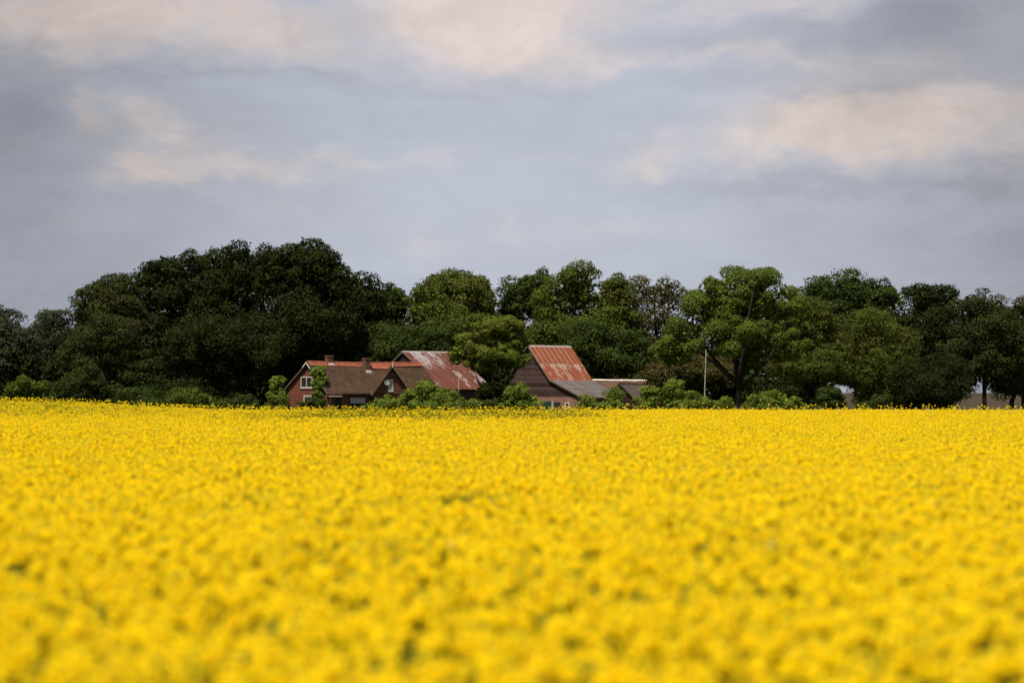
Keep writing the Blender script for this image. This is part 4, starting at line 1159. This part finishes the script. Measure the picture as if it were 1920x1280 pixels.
def crop_patch(name, seed, size, n_rac, flowers, h0, hs, n_tall, pale, hole, green=.14, nplant=15, spread=.080, drop=.62):
    """A square of standing rapeseed: stalks, leaves, buds and flower heads made of single small petals."""
    rng = np.random.RandomState(seed); Q = []; I = []
    ph = rng.rand(4) * 6.28
    plants = np.concatenate([rng.uniform(-size / 2, size / 2, (nplant, 2)), rng.randn(nplant, 1) * .05 + .05], 1)
    for i in range(n_rac + n_tall):
        tall = i >= n_rac
        if tall:
            x, y = rng.uniform(-size / 2, size / 2, 2); up = 0
        else:
            j = rng.randint(len(plants)); rad = abs(rng.randn()) * spread; an = rng.uniform(0, 6.28)
            x, y = plants[j, 0] + math.cos(an) * rad, plants[j, 1] + math.sin(an) * rad; up = plants[j, 2] - rad * drop
        lf = math.sin(x * 5.2 / size + ph[0]) + math.sin(y * 4.4 / size + ph[1]) + .6 * math.sin((x - y) * 8 / size + ph[2])
        if not tall and lf < -1.5 and rng.rand() < hole:
            continue
        h = h0 + hs * .6 * rng.randn() + .03 * lf + up
        nf = int(flowers * rng.uniform(.65, 1.35)) if rng.rand() > green * .98 else rng.randint(0, 3)
        rr = rng.uniform(.046, .072); ln = rng.uniform(.06, .13)
        if tall:
            h = h0 + rng.uniform(.10, .30) + (rng.exponential(.14) if green > .145 else 0); nf = rng.randint(8, 15); rr *= .8
            if green > .145: nf, rr = rng.randint(18, 28), rr * 1.7
        lean = rng.randn(2) * .05
        c = np.array([x + lean[0] * .5, y + lean[1] * .5, h])
        mat = 1 if rng.rand() < pale else 0
        # petals round the head
        if nf:
            an = rng.uniform(0, 2 * np.pi, nf); t = rng.uniform(0, 1, nf)
            r = rr * np.sqrt(np.clip(1.1 - (1 - t) ** 2 * .9, 0, 1)) * rng.uniform(.6, 1.1, nf)
            p = np.stack([c[0] + np.cos(an) * r, c[1] + np.sin(an) * r, c[2] - ln * t + .02], 1)
            nn = np.stack([np.cos(an) * (.4 + t), np.sin(an) * (.4 + t), 1.1 - t * .6], 1) + rng.randn(nf, 3) * .25
            nn /= np.linalg.norm(nn, axis=1)[:, None]
            a = np.cross(nn, rng.randn(nf, 3)); a /= np.linalg.norm(a, axis=1)[:, None]; b = np.cross(nn, a)
            s = rng.uniform(.019, .029, nf)[:, None]
            Q.append(np.stack([p - a * s, p - b * s, p + a * s, p + b * s], 1)); I.append(np.full(nf, mat))
        # buds: a small knot on top
        bm = 3 if green > .5 else 2
        s = rr * .30; k = c + np.array([0, 0, .03])
        for dx, dy in ((1, 0), (0, 1), (.7, .7)):
            q = np.array([[[k[0] - dx * s, k[1] - dy * s, k[2] - s], [k[0] + dx * s, k[1] + dy * s, k[2] - s], [k[0] + dx * s * .6, k[1] + dy * s * .6, k[2] + s * .9], [k[0] - dx * s * .6, k[1] - dy * s * .6, k[2] + s * .9]]])
            Q.append(q); I.append(np.array([bm]))
        # stalk (two crossed blades), narrow
        zb = .25 if not tall else .5; w = .006
        for dx, dy in ((1, 0), (0, 1)):
            Q.append(np.array([[[x - dx * w, y - dy * w, zb], [x + dx * w, y + dy * w, zb], [c[0] + dx * w * .6, c[1] + dy * w * .6, c[2]], [c[0] - dx * w * .6, c[1] - dy * w * .6, c[2]]]])); I.append(np.array([3]))
        # leaves and young pods up the stalk
        for j in range(4 if not tall else 2):
            z = h - rng.uniform(.16, .75) if j else h - rng.uniform(.14, .28); an = rng.uniform(0, 6.28); l = rng.uniform(.06, .16); d = np.array([math.cos(an), math.sin(an), rng.uniform(-.1, .8)]); e = np.array([-d[1], d[0], 0]) * l * .22
            p0 = np.array([x, y, z]); p1 = p0 + d * l * .5; p2 = p0 + d * l + np.array([0, 0, -.02])
            Q.append(np.array([[p0, p1 + e, p2, p1 - e]])); I.append(np.array([3]))
    # ground leaves closing the view downwards
    for j in range(int(52 * size * size)):
        p0 = np.array([*rng.uniform(-size / 2, size / 2, 2), rng.uniform(.35, .95) if j % 2 else rng.uniform(.92, 1.13)]); an = rng.uniform(0, 6.28); l = rng.uniform(.14, .28)
        d = np.array([math.cos(an), math.sin(an), rng.uniform(-.3, .3)]); e = np.array([-d[1], d[0], 0]) * l * .3
        Q.append(np.array([[p0, p0 + d * l * .5 + e, p0 + d * l, p0 + d * l * .5 - e]])); I.append(np.array([3]))
    me = quads_mesh(name, np.concatenate(Q), [M['petal'], M['pale'], M['bud'], M['stalk']], np.concatenate(I))
    return bpy.data.objects.new(name, me)


def make_crop():
    src = bpy.data.collections.new('rapeseed_patches')
    SZ = 1.15
    n = 0
    for k in range(7):       # full bloom
        src.objects.link(crop_patch('patch_%02d' % n, 400 + k, SZ, 88, 24, 1.20, .055, 1 if k < 2 else 0, .003, .5)); n += 1
    for k in range(3):       # patchy bloom
        src.objects.link(crop_patch('patch_%02d' % n, 420 + k, SZ, 66, 13, 1.18, .08, 1, .008, .6, .4)); n += 1
    for k in range(3):       # nearly over: mostly green with a few heads
        src.objects.link(crop_patch('patch_%02d' % n, 440 + k, SZ, 64, 0, 1.20, .07, 2 if k == 2 else 0, .05, .3, 1.0)); n += 1
    for k in range(3):       # bloom with tall stragglers, along the far edge
        src.objects.link(crop_patch('patch_%02d' % n, 460 + k, SZ, 80, 20, 1.19, .06, 3, .02, .5, .15)); n += 1
    for k in range(5):       # near the camera: bushier single plants with green between them
        src.objects.link(crop_patch('patch_%02d' % n, 480 + k, SZ, 74, 24, 1.20, .05, 1, .005, .5, .14, 8, .105, .85)); n += 1
    rng = np.random.RandomState(7)
    ST = 1.0
    pts = []
    y = 10.0
    while y < 273.5:
        hw = .2 * y + 11.0
        x = np.arange(-hw, hw, ST) + rng.uniform(0, ST)
        pts.append(np.stack([x, np.full(len(x), y)], 1)); y += ST
    P = np.concatenate(pts); P += rng.uniform(-.14, .14, P.shape)
    N = len(P); X, Y = P[:, 0], P[:, 1]
    edge = 273.0 + 1.2 * np.sin(X * .21) + .8 * np.sin(X * .53 + 1)
    ok = Y < edge; P = P[ok]; X, Y = P[:, 0], P[:, 1]; N = len(P)
    Z = ground_h(X, Y)
    sw = np.sin(X * .31 + np.sin(Y * .17) * 2) + np.sin(Y * .23 + np.sin(X * .11) * 2) + rng.randn(N) * .7
    pick = rng.randint(0, 7, N)
    # green, thin margin along the far edge in the middle; thin bloom at the far left end
    thin = sstep(150, 215, Y) * sstep(-27, -15, X) * (1 - sstep(3, 12, X)) * .86
    left = sstep(150, 235, Y) * (1 - sstep(-44, -14, X)) * .9
    right = sstep(180, 240, Y) * sstep(30, 48, X) * .12
    pr = np.clip(thin + left * .5 + right, 0, 1)
    u = rng.rand(N)
    pick = np.where(u < pr, np.where(rng.rand(N) < .05, 12, rng.randint(10, 12, N)), pick)
    pick = np.where((u >= pr) & (u < pr + .05 + left * .6 + thin * .3 + .04 * np.clip(sw - 1.2, 0, 2)), rng.randint(7, 10, N), pick)
    pick = np.where((pick < 7) & (Y > 215) & (rng.rand(N) < np.where((X > -26) & (X < 9), .022, .055)), rng.randint(13, 16, N), pick)
    pick = np.where((rng.rand(N) < 1 - sstep(22, 62, Y)) & (pick < 7), rng.randint(16, 21, N), pick)
    # the bare-looking hollow a third of the way up the field
    hol = np.exp(-(((X + 1.0) / 2.0) ** 2 + ((Y - 49) / 4.5) ** 2))
    pick = np.where(hol > .40 + .6 * rng.rand(N), rng.randint(10, 12, N), pick)
    rot = np.zeros((N, 3)); rot[:, 2] = rng.randint(0, 4, N) * math.pi / 2 + rng.uniform(-.2, .2, N)
    scl = np.ones((N, 3)); scl[:, 2] = 1 + .018 * sw - .10 * (hol > .4)
    scl[:, 0] = np.where(rng.rand(N) < .5, 1, -1)
    me = bpy.data.meshes.new('rapeseed_crop')
    me.vertices.add(N); me.vertices.foreach_set('co', np.stack([X, Y, Z], 1).reshape(-1).astype(np.float32))
    a = me.attributes.new('pick', 'INT', 'POINT'); a.data.foreach_set('value', pick.astype(np.int32))
    a = me.attributes.new('turn', 'FLOAT_VECTOR', 'POINT'); a.data.foreach_set('vector', rot.reshape(-1).astype(np.float32))
    a = me.attributes.new('size', 'FLOAT_VECTOR', 'POINT'); a.data.foreach_set('vector', scl.reshape(-1).astype(np.float32))
    me.update()
    o = link('rapeseed_crop', me); tag(o, 'field of yellow flowering rapeseed filling the foreground', 'crop', kind='stuff')
    ng = bpy.data.node_groups.new('stand_of_rapeseed', 'GeometryNodeTree')
    ng.interface.new_socket('Geometry', in_out='INPUT', socket_type='NodeSocketGeometry')
    ng.interface.new_socket('Geometry', in_out='OUTPUT', socket_type='NodeSocketGeometry')
    nd = ng.nodes; lk = ng.links
    gi = nd.new('NodeGroupInput'); go = nd.new('NodeGroupOutput')
    ci = nd.new('GeometryNodeCollectionInfo'); ci.inputs['Collection'].default_value = src
    ci.inputs['Separate Children'].default_value = True; ci.inputs['Reset Children'].default_value = True
    ip = nd.new('GeometryNodeInstanceOnPoints'); ip.inputs['Pick Instance'].default_value = True
    def attr(nm, ty):
        q = nd.new('GeometryNodeInputNamedAttribute'); q.data_type = ty; q.inputs['Name'].default_value = nm
        return [s for s in q.outputs if s.enabled and s.name == 'Attribute'][0]
    lk.new(gi.outputs[0], ip.inputs['Points']); lk.new(ci.outputs[0], ip.inputs['Instance'])
    lk.new(attr('pick', 'INT'), ip.inputs['Instance Index'])
    lk.new(attr('turn', 'FLOAT_VECTOR'), ip.inputs['Rotation']); lk.new(attr('size', 'FLOAT_VECTOR'), ip.inputs['Scale'])
    lk.new(ip.outputs[0], go.inputs[0])
    md = o.modifiers.new('stand', 'NODES'); md.node_group = ng


make_crop()
